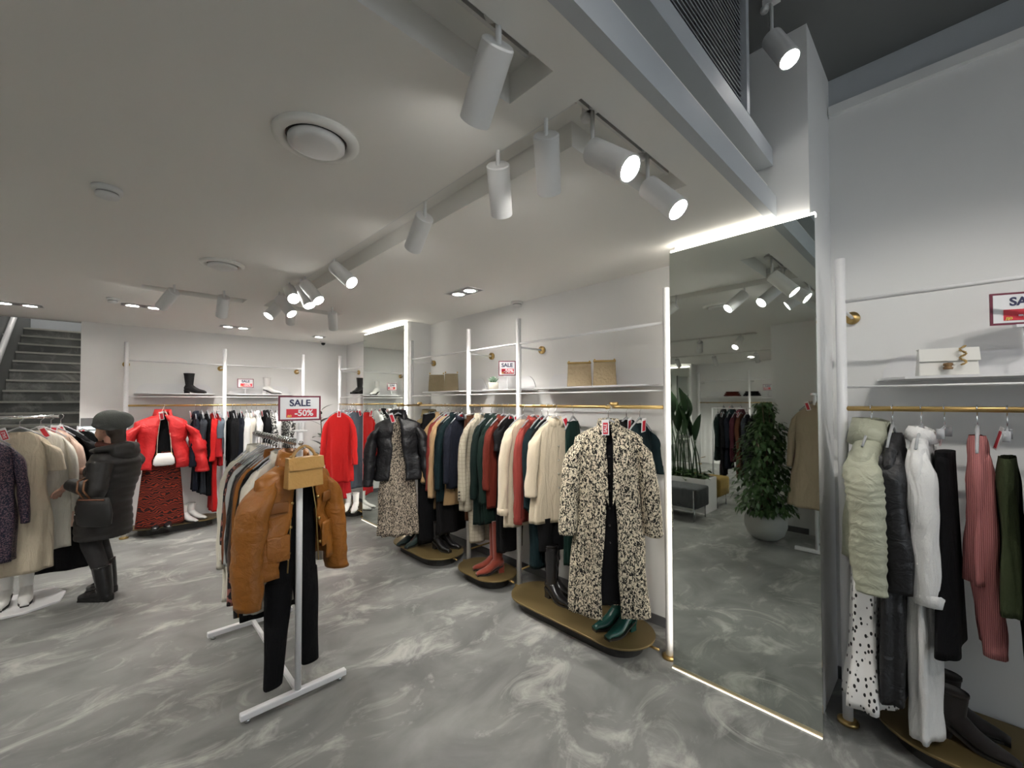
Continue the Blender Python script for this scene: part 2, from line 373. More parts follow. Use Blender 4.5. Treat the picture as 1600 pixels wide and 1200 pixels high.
# ------------------------------------------------------------------ ceiling fittings
def track(name, x0, y0, x1, y1, label):
    t = thing(name, label, 'light track', (x0, y0, ZC+.1), 0, 'light tracks')
    d = Vector((x1-x0, y1-y0, 0)); L = d.length; t.rotation_euler = (0, 0, math.atan2(d.y, d.x))
    MB().box(0, L, -.018, -.006, -.035, 0).box(0, L, .006, .018, -.035, 0).build('channel', HEADM, t)
    MB().box(0, L, -.006, .006, -.02, 0).build('slot', DARKM, t)
    MB().box(-.01, 0, -.02, .02, -.036, 0).build('end_cap', HEADM, t)
track('ceiling_track', -.55, .86, .90, .86, 'short recessed track above the nearest single spotlight')
track('ceiling_track', 1.16, .87, 1.85, .87, 'recessed track leg running to the mirror with two lit spotlights')
track('ceiling_track', 1.15, .9, 1.15, 4.8, 'long recessed track running along the room over the racks')
track('ceiling_track', .18, 4.76, .88, 4.76, 'far left short recessed track with two unlit-looking spotlights')
track('ceiling_track', 1.3, 4.76, 1.8, 4.76, 'far right short recessed track behind the lit spotlights')
track('ceiling_track', -1.66, 1.95, -1.66, 4.15, 'recessed track over the planter seen in the mirror')
track('ceiling_track', -4.11, 1.45, -4.11, 5.15, 'recessed track near the opposite wall seen in the mirror')

_cyl = MB().lathe([(.047, 0), (.047, -.2)], 28)
head_mesh = None
def lamp_head(pivot, lens, label, watts=HEAD_W, ztrack=ZC+.065, cone=52, L=.2, r=.046):
    pivot, lens = Vector(pivot), Vector(lens)
    d = (lens-pivot).normalized()
    t = thing('track_spotlight', label, 'spotlight', pivot, 0, 'cylinder spotlights')
    q = d.to_track_quat('-Z', 'Y').to_euler()
    b = MB().lathe([(.0001, 0), (r-.004, 0), (r, -.004), (r, -L), (r-.005, -L), (r-.005, -L+.018)], 28).build('body', HEADM, t, True)
    b.rotation_euler = q
    mod = b.modifiers.new('es', 'EDGE_SPLIT'); mod.split_angle = R(40)
    ln_ = MB().lathe([(.0001, -L+.012), (r-.006, -L+.012)], 24).build('lens', LENS, t); ln_.rotation_euler = q
    hgt = ztrack-pivot.z
    if hgt > .02:
        MB().lathe([(.008, -.02), (.008, hgt)], 10).build('stem', HEADM, t, True)
        MB().box(-.018, .018, -.035, .035, hgt, hgt+.03).build('adapter', HEADM, t)
        MB().lathe([(.016, hgt-.02), (.02, hgt-.01), (.02, hgt)], 14, (.0, .03, 0)).build('knob', HEADM, t, True)
    spot(d*(L+.004), d, watts, cone, .7, .03, t)
    return t
def head_px(p, l, near, label, zp=2.585, L=.2, **k):
    A = atz(*p, zp); d = ray(*l).normalized(); oc = CAM-A
    bq = d.dot(oc); cq = oc.dot(oc)-L*L; D = bq*bq-cq
    s = math.sqrt(max(D, 0)); tt = -bq-s if near else -bq+s
    return lamp_head(A, CAM+d*tt, label, L=L, **k)
head_px((779, 66), (742, 190), False, 'nearest white cylinder spotlight hanging alone at top centre', zp=2.60, L=.2)
head_px((926, 236), (985, 264), True, 'lit spotlight closest to the track corner, lens glowing to the right', zp=2.56)
head_px((1012, 291), (1060, 328), True, 'lit spotlight at the end of the track leg nearest the mirror', zp=2.56)
head_px((853, 210), (858, 300), False, 'upright spotlight on the long track, first from its corner')
head_px((778, 257), (784, 335), False, 'upright spotlight on the long track, second from its corner')
head_px((664, 338), (645, 388), False, 'tilted spotlight on the long track, third from its corner')
head_px((522, 417), (550, 442), True, 'lit spotlight on the long track apart from the far cluster')
head_px((476, 443), (498, 470), True, 'lit spotlight of the far cluster, rightmost lens')
head_px((470, 446), (484, 478), True, 'lit spotlight of the far cluster, second lens from the right')
head_px((452, 452), (459, 467), True, 'lit spotlight of the far cluster with its lens high up')
head_px((436, 466), (456, 491), True, 'lit spotlight of the far cluster, lowest lens')
head_px((441, 472), (419, 494), True, 'lit spotlight of the far cluster, leftmost lens')
head_px((272, 455), (252, 480), False, 'left spotlight on the far left short track')
head_px((350, 464), (346, 494), False, 'right spotlight on the far left short track')
head_px((454, 484), (454, 504), False, 'spotlight on the far right short track, behind the lit cluster')
head_px((519, 488), (521, 514), False, 'spotlight at the right end of the far right short track')
for i, (x, y, dx, dy) in enumerate([(-1.66, 2.1, .6, .2), (-1.66, 2.7, -.7, .3), (-1.66, 3.3, .6, .3), (-1.66, 3.9, -.7, -.2)]):
    lamp_head((x, y, 2.585), (x+dx, y+dy, 1.9), 'spotlight over the planter, %s along its track' % ('first', 'second', 'third', 'last')[i])
for i, y in enumerate((1.8, 2.6, 3.4, 4.2, 4.9)):
    lamp_head((-4.11, y, 2.585), (-4.6, y, 2.0), 'spotlight facing the opposite wall, %s along its track' % ('first', 'second', 'third', 'fourth', 'last')[i])
head_px((1206, 60), (1234, 93), True, 'lit spotlight high up beside the white column', zp=3.42, watts=HIGH_W, ztrack=ZH-.03, cone=70)
lamp_head((1.2, -1.6, 3.42), (1.5, -1.2, 2.8), 'high spotlight over the entrance, the one nearer the right wall', HIGH_W, ZH-.03, 85)
lamp_head((1.1, -.7, 3.42), (1.9, -.35, 2.5), 'high spotlight aimed at the right rack', 34, ZH-.03, 62)
lamp_head((-.2, -1.2, 3.42), (-.1, -.6, 2.8), 'high spotlight over the entrance, the one nearer the left wall', HIGH_W, ZH-.03, 85)

def downlight(u, v, label, n=2, axis=0, z=ZC):
    p = atz(u, v, z) if v is not None else Vector((u[0], u[1], z))
    t = thing('recessed_downlight', label, 'downlight', (p.x, p.y, z), axis, 'recessed downlights')
    s = .085; W = s*n
    MB().box(-W-.008, W+.008, -s-.008, -s, -.004, .0).box(-W-.008, W+.008, s, s+.008, -.004, 0).box(-W-.008, -W, -s, s, -.004, 0).box(W, W+.008, -s, s, -.004, 0).build('frame', HEADM, t)
    MB().box(-W, W, -s, s, -.0015, -.0005).build('recess', plain('recess_grey', (.35, .35, .35), .5), t)
    for k in range(n):
        x = (k-(n-1)/2)*2*s
        rg = MB().lathe([(.07, -.004), (.052, -.012), (.05, -.006)], 24, (x, 0, 0)).build('lamp_ring', HEADM, t, True)
        MB().lathe([(.0001, -.007), (.05, -.007)], 20, (x, 0, 0)).build('lens', LENS, rg)
        spot((x, 0, -.02), (0, 0, -1), DOWN_W, 95, .5, .045, t)
downlight(725, 456, 'twin square downlight above the middle racks', 2, R(90))
downlight(368, 511, 'twin square downlight near the back wall over the red clothes', 2)
downlight(27, 475, 'twin square downlight by the stairs at left edge', 2)
downlight(498, 526, 'single downlight beside the black dome camera', 1)
for i, (x, y) in enumerate(((-2.6, 1.6), (-2.6, 5.8), (-5.2, 3.0), (-1.0, 3.4), (.2, 5.7), (-5.2, 5.6))):
    downlight((x, y), None, 'added twin downlight in the shop ceiling, %s' % ('by the front wall', 'near the back of the opposite side', 'over the opposite racks', 'between planter and middle rack', 'over the woman', 'by the opposite mirror')[i], 2)  # extra lamps added to raise the general light in the shop
downlight((-.76, 8.6), None, 'added twin downlight over the lower stair flight', 2, 0, 5.19); downlight((-.76, 11.2), None, 'added twin downlight over the top of the stairs', 2, 0, 5.19)  # unseen lamps added to brighten the dark stairwell

def round_vent(u, v, label, r=.15):
    p = atz(u, v, ZC); t = thing('ceiling_vent', label, 'vent', p, 0, 'round ceiling vents')
    MB().lathe([(r, 0), (r, -.008), (r*.9, -.02), (r*.74, -.016), (r*.72, -.002)], 40).build('ring', CEIL, t, True)
    MB().lathe([(r*.7, -.004), (r*.7, -.001)], 32).build('gap', DARKM, t)
    MB().lathe([(.0001, -.038), (r*.5, -.036), (r*.66, -.026), (r*.66, -.012), (.02, -.012)], 40).build('disc', HEADM, t, True)
round_vent(495, 217, 'round white ceiling vent nearest the camera'); round_vent(348, 412, 'round white ceiling vent further back over the middle of the shop', .135)
def detector(u, v, label, r=.055):
    p = atz(u, v, ZC); t = thing('smoke_detector', label, 'smoke detector', p, 0, 'smoke detectors')
    MB().lathe([(r, 0), (r, -.015), (r*.92, -.022), (.0001, -.022)], 32).build('base', HEADM, t, True)
    MB().lathe([(r*.72, -.022), (r*.72, -.03)], 28).build('slot_ring', plain('slot_grey', (.3, .3, .3), .6), t, True)
    MB().lathe([(r*.78, -.03), (r*.74, -.042), (r*.4, -.05), (.0001, -.05)], 28).build('cap', HEADM, t, True)
detector(168, 294, 'round white smoke detector at upper left'); detector(177, 466, 'small smoke detector far left near the short track', .05); detector(808, 472, 'flat white round sensor above the middle rack posts', .06)
dc = thing('dome_camera', 'small black security camera in the far ceiling corner', 'camera', atz(505, 533, ZC))
MB().lathe([(.05, 0), (.05, -.02), (.04, -.03)], 24).build('mount', HEADM, dc, True)
MB().lathe([(.032, -.03), (.03, -.05), (.018, -.065), (.0001, -.07)], 20).build('dome', plain('black_gloss', (.01, .01, .01), .1), dc, True)

# ------------------------------------------------------------------ wall racks
ZR, ZU, ZT = 1.61, 2.165, 2.39
def rack(label, posts, axis, fixed, wall, tops=True, group=None, rails=None):
    """posts: coordinates along the wall; axis 'y' (wall plane x) or 'x' (wall plane y)"""
    P_ = (lambda a, z, off=0: (fixed+off, a, z)) if axis == 'y' else (lambda a, z, off=0: (a, fixed+off, z))
    base = P_(posts[0], 0); t = thing('wall_rack', label, 'clothes rack', base, 0, group)
    loc = lambda a, z, off=0: tuple(Vector(P_(a, z, off))-Vector(base))
    gap = wall-fixed
    for a in posts:
        p = MB().tube([loc(a, .012), loc(a, ZT)], .0225, 16).build('post', STEEL, t, True)
        MB().lathe([(.045, 0), (.045, .014), (.03, .02)], 20, loc(a, 0)).build('foot', BRASS, p, True)
        MB().tube([loc(a, ZU-.03), loc(a, ZU-.03, gap-.012)], .009, 8).build('stub', STEEL, p, True)
        dsc = MB().tube([loc(a, ZU-.03, gap-.022), loc(a, ZU-.03, gap-.001)], .036, 20).build('wall_disc', BRASS, p, True)
        MB().tube([loc(a, .16), loc(a, .16, gap-.002)], .008, 8).build('lower_stub', BRASS, p, True)
    a0, a1 = (rails or (posts[0], posts[-1]))
    MB().tube([loc(a0, ZU), loc(a1, ZU)], .0095, 10).build('top_rail', STEEL, t, True)
    MB().tube([loc(a0, ZR), loc(a1, ZR)], .0125, 12).build('hanging_rail', BRASS, t, True)
    MB().tube([loc(a0, 1.72, .0), loc(a1, 1.72, .0)], .006, 8).build('shelf_rail', STEEL, t, True)
    return t
rack('white post wall rack with brass rail along the middle wall', [1.26, 2.636, 3.36, 4.48], 'y', 2.60, XW)
rack('white post wall rack at right edge with brass rail', [.377, -1.0], 'y', 2.738, XR)
rack('white post wall rack on the back wall behind the woman', [.095, 1.095, 2.11], 'x', 6.92, YB)
rack('short white wall rack in the far corner by the far mirror', [5.80, 6.72], 'y', 2.60, XW)
rack('wall rack on the opposite wall seen in the mirror', [1.5, 2.74, 3.3, 4.5], 'y', -6.05, XO)

def shelf(label, a0, a1, axis, back, depth, z, up_=.13, sgn=1):
    """a thin tray with a rounded upstand at the wall; back = coordinate of the wall face"""
    L = a1-a0
    t = thing('display_shelf', label, 'shelf', (back, a0, z) if axis == 'y' else (a0, back, z), 0, 'white tray shelves')
    # tray outline: rounded front corners
    n = 8; r = min(.16, L/3); pts = [(0, 0), ]
    pts = [(0, 0)]+[(r-r*math.cos(k/n*math.pi/2), depth*math.sin(k/n*math.pi/2)) for k in range(n+1)]+[(L-r+r*math.sin(k/n*math.pi/2), depth*math.cos(k/n*math.pi/2)) for k in range(n+1)]
    f2 = [(x, d) for x, d in pts]
    conv = (lambda x, d, zz: (-d*sgn, x, zz)) if axis == 'y' else (lambda x, d, zz: (x, -d*sgn, zz))
    vs = [conv(x, d, 0) for x, d in f2]+[conv(x, d, .012) for x, d in f2]; m_ = len(f2)
    MB().add(vs, [tuple(range(m_)), tuple(range(m_, 2*m_))]+[(i, (i+1) % m_, m_+(i+1) % m_, m_+i) for i in range(m_)]).build('tray', STEEL, t)
    ru = .1
    pp = [(0.02, .012)]+[(.02+ru-ru*math.cos(k/6*math.pi/2), .012+(up_)*math.sin(k/6*math.pi/2)) for k in range(7)]+[(L-.02-ru+ru*math.sin(k/6*math.pi/2), .012+up_*math.cos(k/6*math.pi/2)) for k in range(7)]
    m_ = len(pp); vs = [conv(x, .004, zz) for x, zz in pp]+[conv(x, .010, zz) for x, zz in pp]
    MB().add(vs, [tuple(range(m_)), tuple(range(m_, 2*m_))]+[(i, (i+1) % m_, m_+(i+1) % m_, m_+i) for i in range(m_)]).build('upstand', STEEL, t)
    return t
ZS = 1.756
shelf('white shelf holding two brown paper-like bags, beside far mirror', 3.43, 4.40, 'y', XW-.003, .30, ZS)
shelf('small white shelf holding the potted succulent', 2.70, 3.30, 'y', XW-.003, .30, ZS)
shelf('long white shelf holding two gold topped bags', 1.33, 2.57, 'y', XW-.003, .31, ZS)
shelf('white shelf holding the white chain handbag', -.95, .27, 'y', XR-.003, .34, ZS)
shelf('white shelf with one black ankle boot on the back wall', .17, 1.03, 'x', YB-.003, .30, ZS)
shelf('white shelf with one white ankle boot on the back wall', 1.17, 2.04, 'x', YB-.003, .30, ZS)
shelf('white corner shelf holding the dark short boot', 5.88, 6.66, 'y', XW-.003, .30, ZS)
shelf('white shelf on the opposite wall with folded knitwear', 2.8, 4.4, 'y', XO+.003, .30, ZS, sgn=-1)

# ------------------------------------------------------------------ bronze podiums
def podium(label, cx, cy, L, W, z, axis='y'):
    t = thing('display_podium', label, 'podium', (cx, cy, 0), 0 if axis == 'x' else R(90), 'bronze oval podiums')
    def stad(L, W, n=16):
        r = W/2; h = L/2-r
        return [(h+r*math.cos(a), r*math.sin(a)) for a in [-math.pi/2+math.pi*k/n for k in range(n+1)]]+[(-h+r*math.cos(a), r*math.sin(a)) for a in [math.pi/2+math.pi*k/n for k in range(n+1)]]
    MB().prism(stad(L, W), z-.014, z).build('plate', GOLDPL, t, False, None, .004)
    MB().prism(stad(L-.16, W-.14), 0, z-.014).build('plinth', plain('plinth_dark', (.03, .028, .025), .6), t)
    for s_ in (-1, 1): MB().tube([(s_*(L/2-.01), 0, z-.02), (s_*(L/2+.05), 0, z-.02)], .008, 8).build('bar', BRASS, t, True)
ZP = .10
podium('long bronze oval podium under the leopard coat', 2.50, 1.93, 1.20, .46, ZP)
podium('small bronze oval podium under the rust suede boots', 2.52, 2.98, .62, .42, ZP)
podium('bronze oval podium under the black puffer display', 2.47, 3.92, .98, .48, ZP)
podium('bronze oval podium at lower right under the black ankle boots', 2.86, -.32, 1.22, .52, ZP)
podium('bronze podium on the back wall under the tiger skirt', .60, 6.98, .92, .40, ZP, 'x')
podium('bronze podium in the far corner under the white boots', 2.56, 6.24, .80, .42, ZP)

# ------------------------------------------------------------------ garments
def ell(hw, hd, z, cx=0, cy=0, n=36, k=0, amp=0, ph=0, p=2.4, rng=(0, 2*math.pi), closed=True):
    out = []
    for j in range(n):
        a = rng[0]+(rng[1]-rng[0])*j/(n if closed else n-1)
        c, s = math.cos(a), math.sin(a)
        x = math.copysign(abs(c)**(2/p), c)*hw; y = math.copysign(abs(s)**(2/p), s)*hd
        f = amp*math.sin(k*a+ph)
        out.append((cx+x*(1+f*.25), cy+y*(1+f*.9)+f*.006, z))
    return out
def interp(prof, t):
    for i in range(len(prof)-1):
        if prof[i][0] <= t <= prof[i+1][0]:
            u = (t-prof[i][0])/max(1e-6, prof[i+1][0]-prof[i][0]); u = u*u*(3-2*u) if i > 3 else u
            return [a+(b-a)*u for a, b in zip(prof[i][1:], prof[i+1][1:])]
    return list(prof[-1][1:])
def body_mesh(L, sw, hd, hemw, hemd, waist=1.0, folds=6, amp=.25, puff=0, open_=0, ztop=.115, seed=0, strap=False, seg=.1, slope=.12, wr=.004):
    r_ = random.Random(seed); ph = r_.random()*6; ph2 = r_.random()*6; dr = r_.uniform(-1, 1)
    sh = slope
    prof = [(0, .052, hd*.6), (.015, .075, hd*.7), (sh*.5, .085+(sw-.085)*.5, hd*.8), (sh, sw*.98, hd*.8), (sh+.045, sw, hd*.95), (sh+.16, sw*.95, hd*1.0), (min(.42, L*.5), sw*.9*waist, hd*.95), (L*.72, (sw*waist+hemw)/2, (hd+hemd)/2), (L, hemw, hemd)]
    if strap: prof = [(0, sw*.75, hd*.6), (.03, sw*.85, hd*.7), (.1, sw*.9, hd), (min(.35, L*.5), sw*.85*waist, hd*.95), (L, hemw, hemd)]
    nz = max(14, int(L/.028)); rings = []
    for i in range(nz+1):
        t = L*i/nz; hw, hdd = interp(prof, t)
        a = amp*min(1, max(0, (t-.1)/(L*.6)))
        g = 1
        if puff and t > .05: g = 1+puff*(abs(math.sin(math.pi*(t-.05)/seg))**.6-.5)
        wob = .006*math.sin(t*9+ph2)
        rng = (0, 2*math.pi); cl = True
        if open_:
            gp = open_*(0.25+.75*min(1, t/L*1.2)) if t > .01 else open_*.25
            rng = (-math.pi/2+gp, 1.5*math.pi-gp); cl = False
        rings.append(ell(hw*(1+(g-1)*.35), hdd*g, -ztop-t+.008*math.sin(3*t+ph)*0, wob, wob*.6, 40, folds, a, ph+dr*t*1.5, 2.3, rng, cl))
    if wr:
        for rg in rings:
            for j_, p in enumerate(rg):
                v_ = Vector((p[0]*(7 if puff else 15), p[1]*(9 if puff else 15), p[2]*(7 if puff else 2.6)+seed*3.1)); q_ = noise.noise(v_)*wr*1.6+noise.noise(v_*2.7)*wr
                rg[j_] = (p[0]+q_*.5, p[1]+q_*(1 if p[1] > 0 else -1), p[2]+q_*.4)
    if not open_:
        last = rings[-1]; cx = sum(p[0] for p in last)/len(last); cy_ = sum(p[1] for p in last)/len(last)
        rings.append([(cx+(x-cx)*.93, cy_+(y-cy_)*.8, z+.006) for x, y, z in last])
        rings.append([(cx+(x-cx)*.85, cy_+(y-cy_)*.6, z+.09) for x, y, z in last])
    return MB().loft(rings, not open_, False, not open_)
def sleeve_mesh(side, sw, Ls, r=.055, rc=.04, out=.05, fwd=-.02, puff=0, ruch=0, ztop=.115, flat=.72, seg=.09, bell=1, seed=0, slope=.12, wr=.004):
    r_ = random.Random(seed+side); ph = r_.random()*6
    n = 30 if not ruch else 70; rings = []
    zs = -ztop-slope
    for i in range(n+1):
        t = i/n; s = t*Ls
        e = 1-math.exp(-t*7)
        x = sw-.055+(r*.55+out*.5)*e+out*.75*t
        y = fwd*t*1.6+.006*math.sin(t*6+ph)
        z = zs+.045-max(0, r-.055)*1.0-s
        rr = (r+(rc-r)*t)*(.62+.38*min(1, t*7))
        if puff: rr *= 1+puff*(abs(math.sin(math.pi*s/seg))**.6-.5)
        if ruch: rr *= 1+ruch*math.sin(s*150+2.5*math.sin(s*25+ph))
        tilt = .9*math.exp(-t*6)
        ring = []
        for k in range(16):
            a = 2*math.pi*k/16; cx_, sy_ = math.cos(a), math.sin(a)
            px, py, pz = x+cx_*rr*flat, y+sy_*rr, z-cx_*rr*flat*tilt
            v_ = Vector((px*(7 if puff else 16), py*(9 if puff else 16)+side*5, pz*(8 if puff else 3.2)+seed*1.7)); q_ = noise.noise(v_)*wr*2+noise.noise(v_*2.5)*wr*1.3
            ring.append((side*(px+cx_*q_), py+sy_*q_, pz))
        rings.append(ring)
    last = rings[-1]; mx_ = sum(p[0] for p in last)/16; my_ = sum(p[1] for p in last)/16
    rings.append([(mx_+(p[0]-mx_)*.85, my_+(p[1]-my_)*.85, p[2]+.004) for p in last])
    rings.append([(mx_+(p[0]-mx_)*.75, my_+(p[1]-my_)*.75, p[2]+.06) for p in last])
    return MB().loft(rings, True, True, True)
def collar_mesh(h, spread, sw=.07, hd=.05, gap=.5, ztop=.115, fall=.0):
    hd = min(hd, .058)
    n = 22; rows = []
    for (dz, f, dr) in ((-.02, .95, 0), (h*.6, 1.0, 0), (h, 1.08+spread*.3, .002), (h*.4-fall, 1.2+spread*.6, .014), (-.012-fall*1.5, 1.3+spread*.8, .026)):
        row = []
        for j in range(n):
            a = -math.pi/2+gap+(2*math.pi-2*gap)*j/(n-1)
            row.append((math.cos(a)*sw*f, math.sin(a)*hd*f*1.1, -ztop+dz-dr*abs(math.cos(a))-.02*max(0, -math.sin(a))))
        rows.append(row)
    return MB().loft(rows, False)
def lapel_mesh(side, ztop, drop, hd, wid=.09):
    y = -hd
    v = [(side*.045, y*.75, -ztop+.01), (side*(.06+wid*.55), y*.95-.004, -ztop-.06), (side*(.05+wid), y-.012, -ztop-.13), (side*(.035+wid*.5), y-.014, -ztop-drop*.6), (side*.012, y-.012, -ztop-drop), (side*.02, y-.004, -ztop-drop*.45)]
    return MB().add(v, [(0, 1, 2, 5), (5, 2, 3, 4)])
def trousers_mesh(L, w_=.17, hd=.05, leg=.075, hem=.06, top=.1, spread=.0, seed=0):
    r_ = random.Random(seed); mb = MB(); rings = []
    for i in range(9):
        t = i/8; rings.append(ell(w_*(.85+.15*t), hd*(.8+.3*t), -top-.26*t, 0, 0, 28, 5, .1*t, r_.random()*.2))
    mb.loft(rings, True, True, True)
    for s in (-1, 1):
        rings = []
        for i in range(22):
            t = i/21; z = -top-.22-(L-.22)*t
            rr = leg+(hem-leg)*t
            rings.append([(s*(w_*.5+spread*t)+math.cos(a)*rr*(1+.08*math.sin(3*a+4*t+s)), math.sin(a)*rr*.75*(1+.1*math.sin(2*a+9*t)), z) for a in [2*math.pi*k/16 for k in range(16)]])
        rings.append([((p[0]-s*w_*.5)*.8+s*w_*.5, p[1]*.8, p[2]+.06) for p in rings[-1]])
        mb.loft(rings, True, True, True)
    return mb

HOOK = MB().tube([(0, 0, -.075), (0, 0, -.03), (.014, 0, -.018), (.019, 0, 0), (.013, 0, .013), (0, 0, .0185), (-.013, 0, .013), (-.0185, 0, 0)], .0026, 6).mesh('hook', CHROME, True)
ARMS = MB().tube([(-.15, 0, -.178), (-.10, 0, -.135), (-.03, 0, -.092), (0, 0, -.078), (.03, 0, -.092), (.10, 0, -.135), (.15, 0, -.178)], [.005, .006, .007, .009, .007, .006, .005], 8).mesh('hanger_arms', CLEAR, True)
CLIPARM = MB().tube([(-.12, 0, -.09), (0, 0, -.078), (.12, 0, -.09)], .004, 8).box(-.125, -.10, -.012, .012, -.13, -.085).box(.10, .125, -.012, .012, -.13, -.085).mesh('hanger_arms', CLEAR, True)
TAGM = MB().box(-.022, .022, -.0015, .0015, -.05, .05).mesh('sale_tag', CARD)
TAGR = MB().box(-.015, .015, -.0025, .0025, -.043, .032).mesh('tag_print', RED)
def hang(loc, rz, short, clip=False, group=None, lift=0):
    h = put('clothes_hanger', CLIPARM if clip else ARMS); h.location = loc; h.rotation_euler = (0, 0, rz)
    tag(h, ('hanger holding the '+short), 'hanger', group or 'hangers on the racks')
    put('hook', HOOK, h); return h
def sale_tag(t, x=.03, y=-.05, z=-.12, tilt=.3, letters=False):
    g = put('sale_tag', TAGM, t, (x, y, z)); g.rotation_euler = (R(12), tilt, rnd.uniform(-.3, .3)); put('tag_print', TAGR, g)
    if letters:
        l = put('lettering', text_mesh('SALE', .026, CARD, .0006, .0005), g, (0, -.003, -.005)); l.rotation_euler = (R(90), R(-90), 0)
    return g

GSEED = [10]
def garment(short, cat, loc, rz, mat, L=.9, sw=.2, hd=.045, hemw=None, hemd=None, sleeve=.56, sr=.05, src=.036, out=.045, waist=.97, folds=6, amp=.32, puff=0, open_=0, collar=None, lapel=0, seg=.1,
            ruch=0, cuff=None, tagged=True, buttons=0, strap=False, hanger=True, clip=False, fwd=-.02, extra=None, letters=False, group='hanging clothes', label=None, ztop=.115, tagx=.03, name=None, slope=None, wr=.006, bmat=None):
    GSEED[0] += 1; sd = GSEED[0]
    slope = slope if slope is not None else (.085 if open_ else .12)
    hemw = hemw or sw*.95; hemd = hemd or hd*1.05
    z = loc[2] if len(loc) > 2 else ZR
    loc = (loc[0], loc[1], z)
    t = thing(name or cat.replace(' ', '_'), label or short, cat, loc, rz, group)
    b = body_mesh(L, sw, hd, hemw, hemd, waist, folds, amp, puff, open_, ztop, sd, strap, seg, slope, wr).build('body', mat, t, True)
    if open_: solid(b, .014, 0)
    if sleeve and not strap:
        for s in (-1, 1):
            o = sleeve_mesh(s, sw, sleeve, sr, src, out, fwd, puff, ruch, ztop, .72, seg, 1, sd, slope, wr).build('sleeve', mat, t, True)
            if cuff:
                zb = -ztop-slope+.045-sleeve; x = s*(sw-.055+sr*.55+out*1.25)
                rg = [[(x+math.cos(a)*q*.78, fwd*1.6+math.sin(a)*q*1.05, zb+dz) for a in [2*math.pi*k/14 for k in range(14)]] for dz, q in ((.05, src), (.04, src*1.12), (-.002, src*1.1), (-.004, src*.9))]
                MB().loft(rg).build('cuff', cuff, o, True)
    if collar:
        kind = collar if isinstance(collar, str) else collar[0]
        if kind == 'shirt': co = collar_mesh(.03, .12, .052, hd*.62+.008, .35, ztop, .0)
        elif kind == 'coat': co = collar_mesh(.038, .2, .056, hd*.62+.008, .55, ztop, .02)
        elif kind == 'stand': co = collar_mesh(.075, .1, .075, hd*.6+.02, .3, ztop, -.03)
        elif kind == 'hood': co = collar_mesh(.065, .2, .07, hd*.6+.015, .62, ztop, .02)
        else: co = collar_mesh(.015, .02, .07, hd*.6+.01, .02, ztop, .0)
        c_ = co.build('collar', mat, t, True); solid(c_, .006, 1)
    if lapel:
        for s in (-1, 1):
            l = lapel_mesh(s, ztop, lapel, hd).build('lapel', mat, t, False); solid(l, .005, 0)
    if buttons:
        BT = bmat or plain('button_dark', (.04, .035, .03), .3)
        for k in range(buttons):
            MB().tube([(0.0, -hd*1.02-.002, -ztop-.2-k*.11), (0, -hd*1.02-.007, -ztop-.2-k*.11)], .007, 10).build('button', BT, t, True)
    if tagged: sale_tag(t, tagx, -hd-.02, -.125, rnd.uniform(-.5, .2), letters)
    if hanger: hang((loc[0], loc[1], loc[2]+.0), rz, short, clip)
    return t
def trousers(short, loc, rz, mat, L=1.0, hanger=True, cat='trousers', label=None, **k):
    GSEED[0] += 1
    t = thing('trousers', label or short, cat, loc, rz, 'hanging clothes')
    trousers_mesh(L, seed=GSEED[0], **k).build('legs', mat, t, True)
    MB().loft([ell(k.get('w_', .17)*.86, k.get('hd', .05)*.84+.004, -k.get('top', .1)+dz, 0, 0, 28) for dz in (.005, -.035)], True).build('waistband', mat, t, True)
    if hanger: hang(loc, rz, short, True)
    return t
def skirt(short, loc, rz, mat, top, L, w0, w1, d0, d1, folds=8, amp=.3, hanger=False, label=None, cat='skirt', ruffle=0, band=None):
    GSEED[0] += 1; r_ = random.Random(GSEED[0]); ph = r_.random()*6
    t = thing('skirt', label or short, cat, loc, rz, 'hanging clothes')
    rings = []; n = 26
    for i in range(n+1):
        u = i/n; q = u**.8; fl_ = 1
        if ruffle and u > .72: fl_ = 1+ruffle*math.sin((u-.72)/.28*math.pi*.5)
        rings.append(ell((w0+(w1-w0)*q)*fl_, (d0+(d1-d0)*q)*fl_, -top-L*u, 0, 0, 48, folds, amp*u, ph+u*.8))
    last = rings[-1]
    rings.append([(x*.94, y*.85, z+.005) for x, y, z in last]); rings.append([(x*.85, y*.7, z+.1) for x, y, z in last])
    MB().loft(rings, True, True, True).build('panel', mat, t, True)
    MB().loft([ell(w0*1.02, d0*1.04, -top+dz, 0, 0, 40) for dz in (.01, .008, -.035)], True, True).build('waistband', band or mat, t, True)
    if hanger: hang(loc, rz, short, True)
    return t

F = {}
for n_, c_ in dict(black=(.006, .006, .007), black2=(.009, .0085, .009), navy=(.008, .010, .017), navy2=(.011, .013, .022), charcoal=(.03, .034, .042), teal=(.005, .015, .018), green=(.005, .013, .011), bottle=(.008, .026, .021),
                   camel=(.38, .25, .125), tan=(.48, .32, .17), beige=(.42, .34, .24), cream=(.66, .57, .43), ivory=(.66, .63, .55), white=(.78, .78, .77), rust=(.22, .036, .028), brick=(.12, .018, .011),
                   red=(.50, .014, .014), red2=(.38, .010, .014), mustard=(.32, .125, .02), mustard2=(.24, .09, .017), brown=(.08, .03, .015), chestnut=(.15, .05, .02), sage=(.40, .42, .31), pink=(.48, .17, .17), dusty=(.50, .24, .22),
                   olive=(.035, .045, .02), slate=(.10, .125, .155), bluegrey=(.24, .30, .37), paleblue=(.52, .58, .66), grey=(.40, .42, .41), blush=(.64, .46, .37), plum=(.05, .012, .018)).items():
    F[n_] = fabric(n_, c_)
def satin(n_, c_, r_=.35): return plain('satin_'+n_, c_, r_, 0, .08, 40, .45, 0, 0, .05, (16, 16, 20, .38))
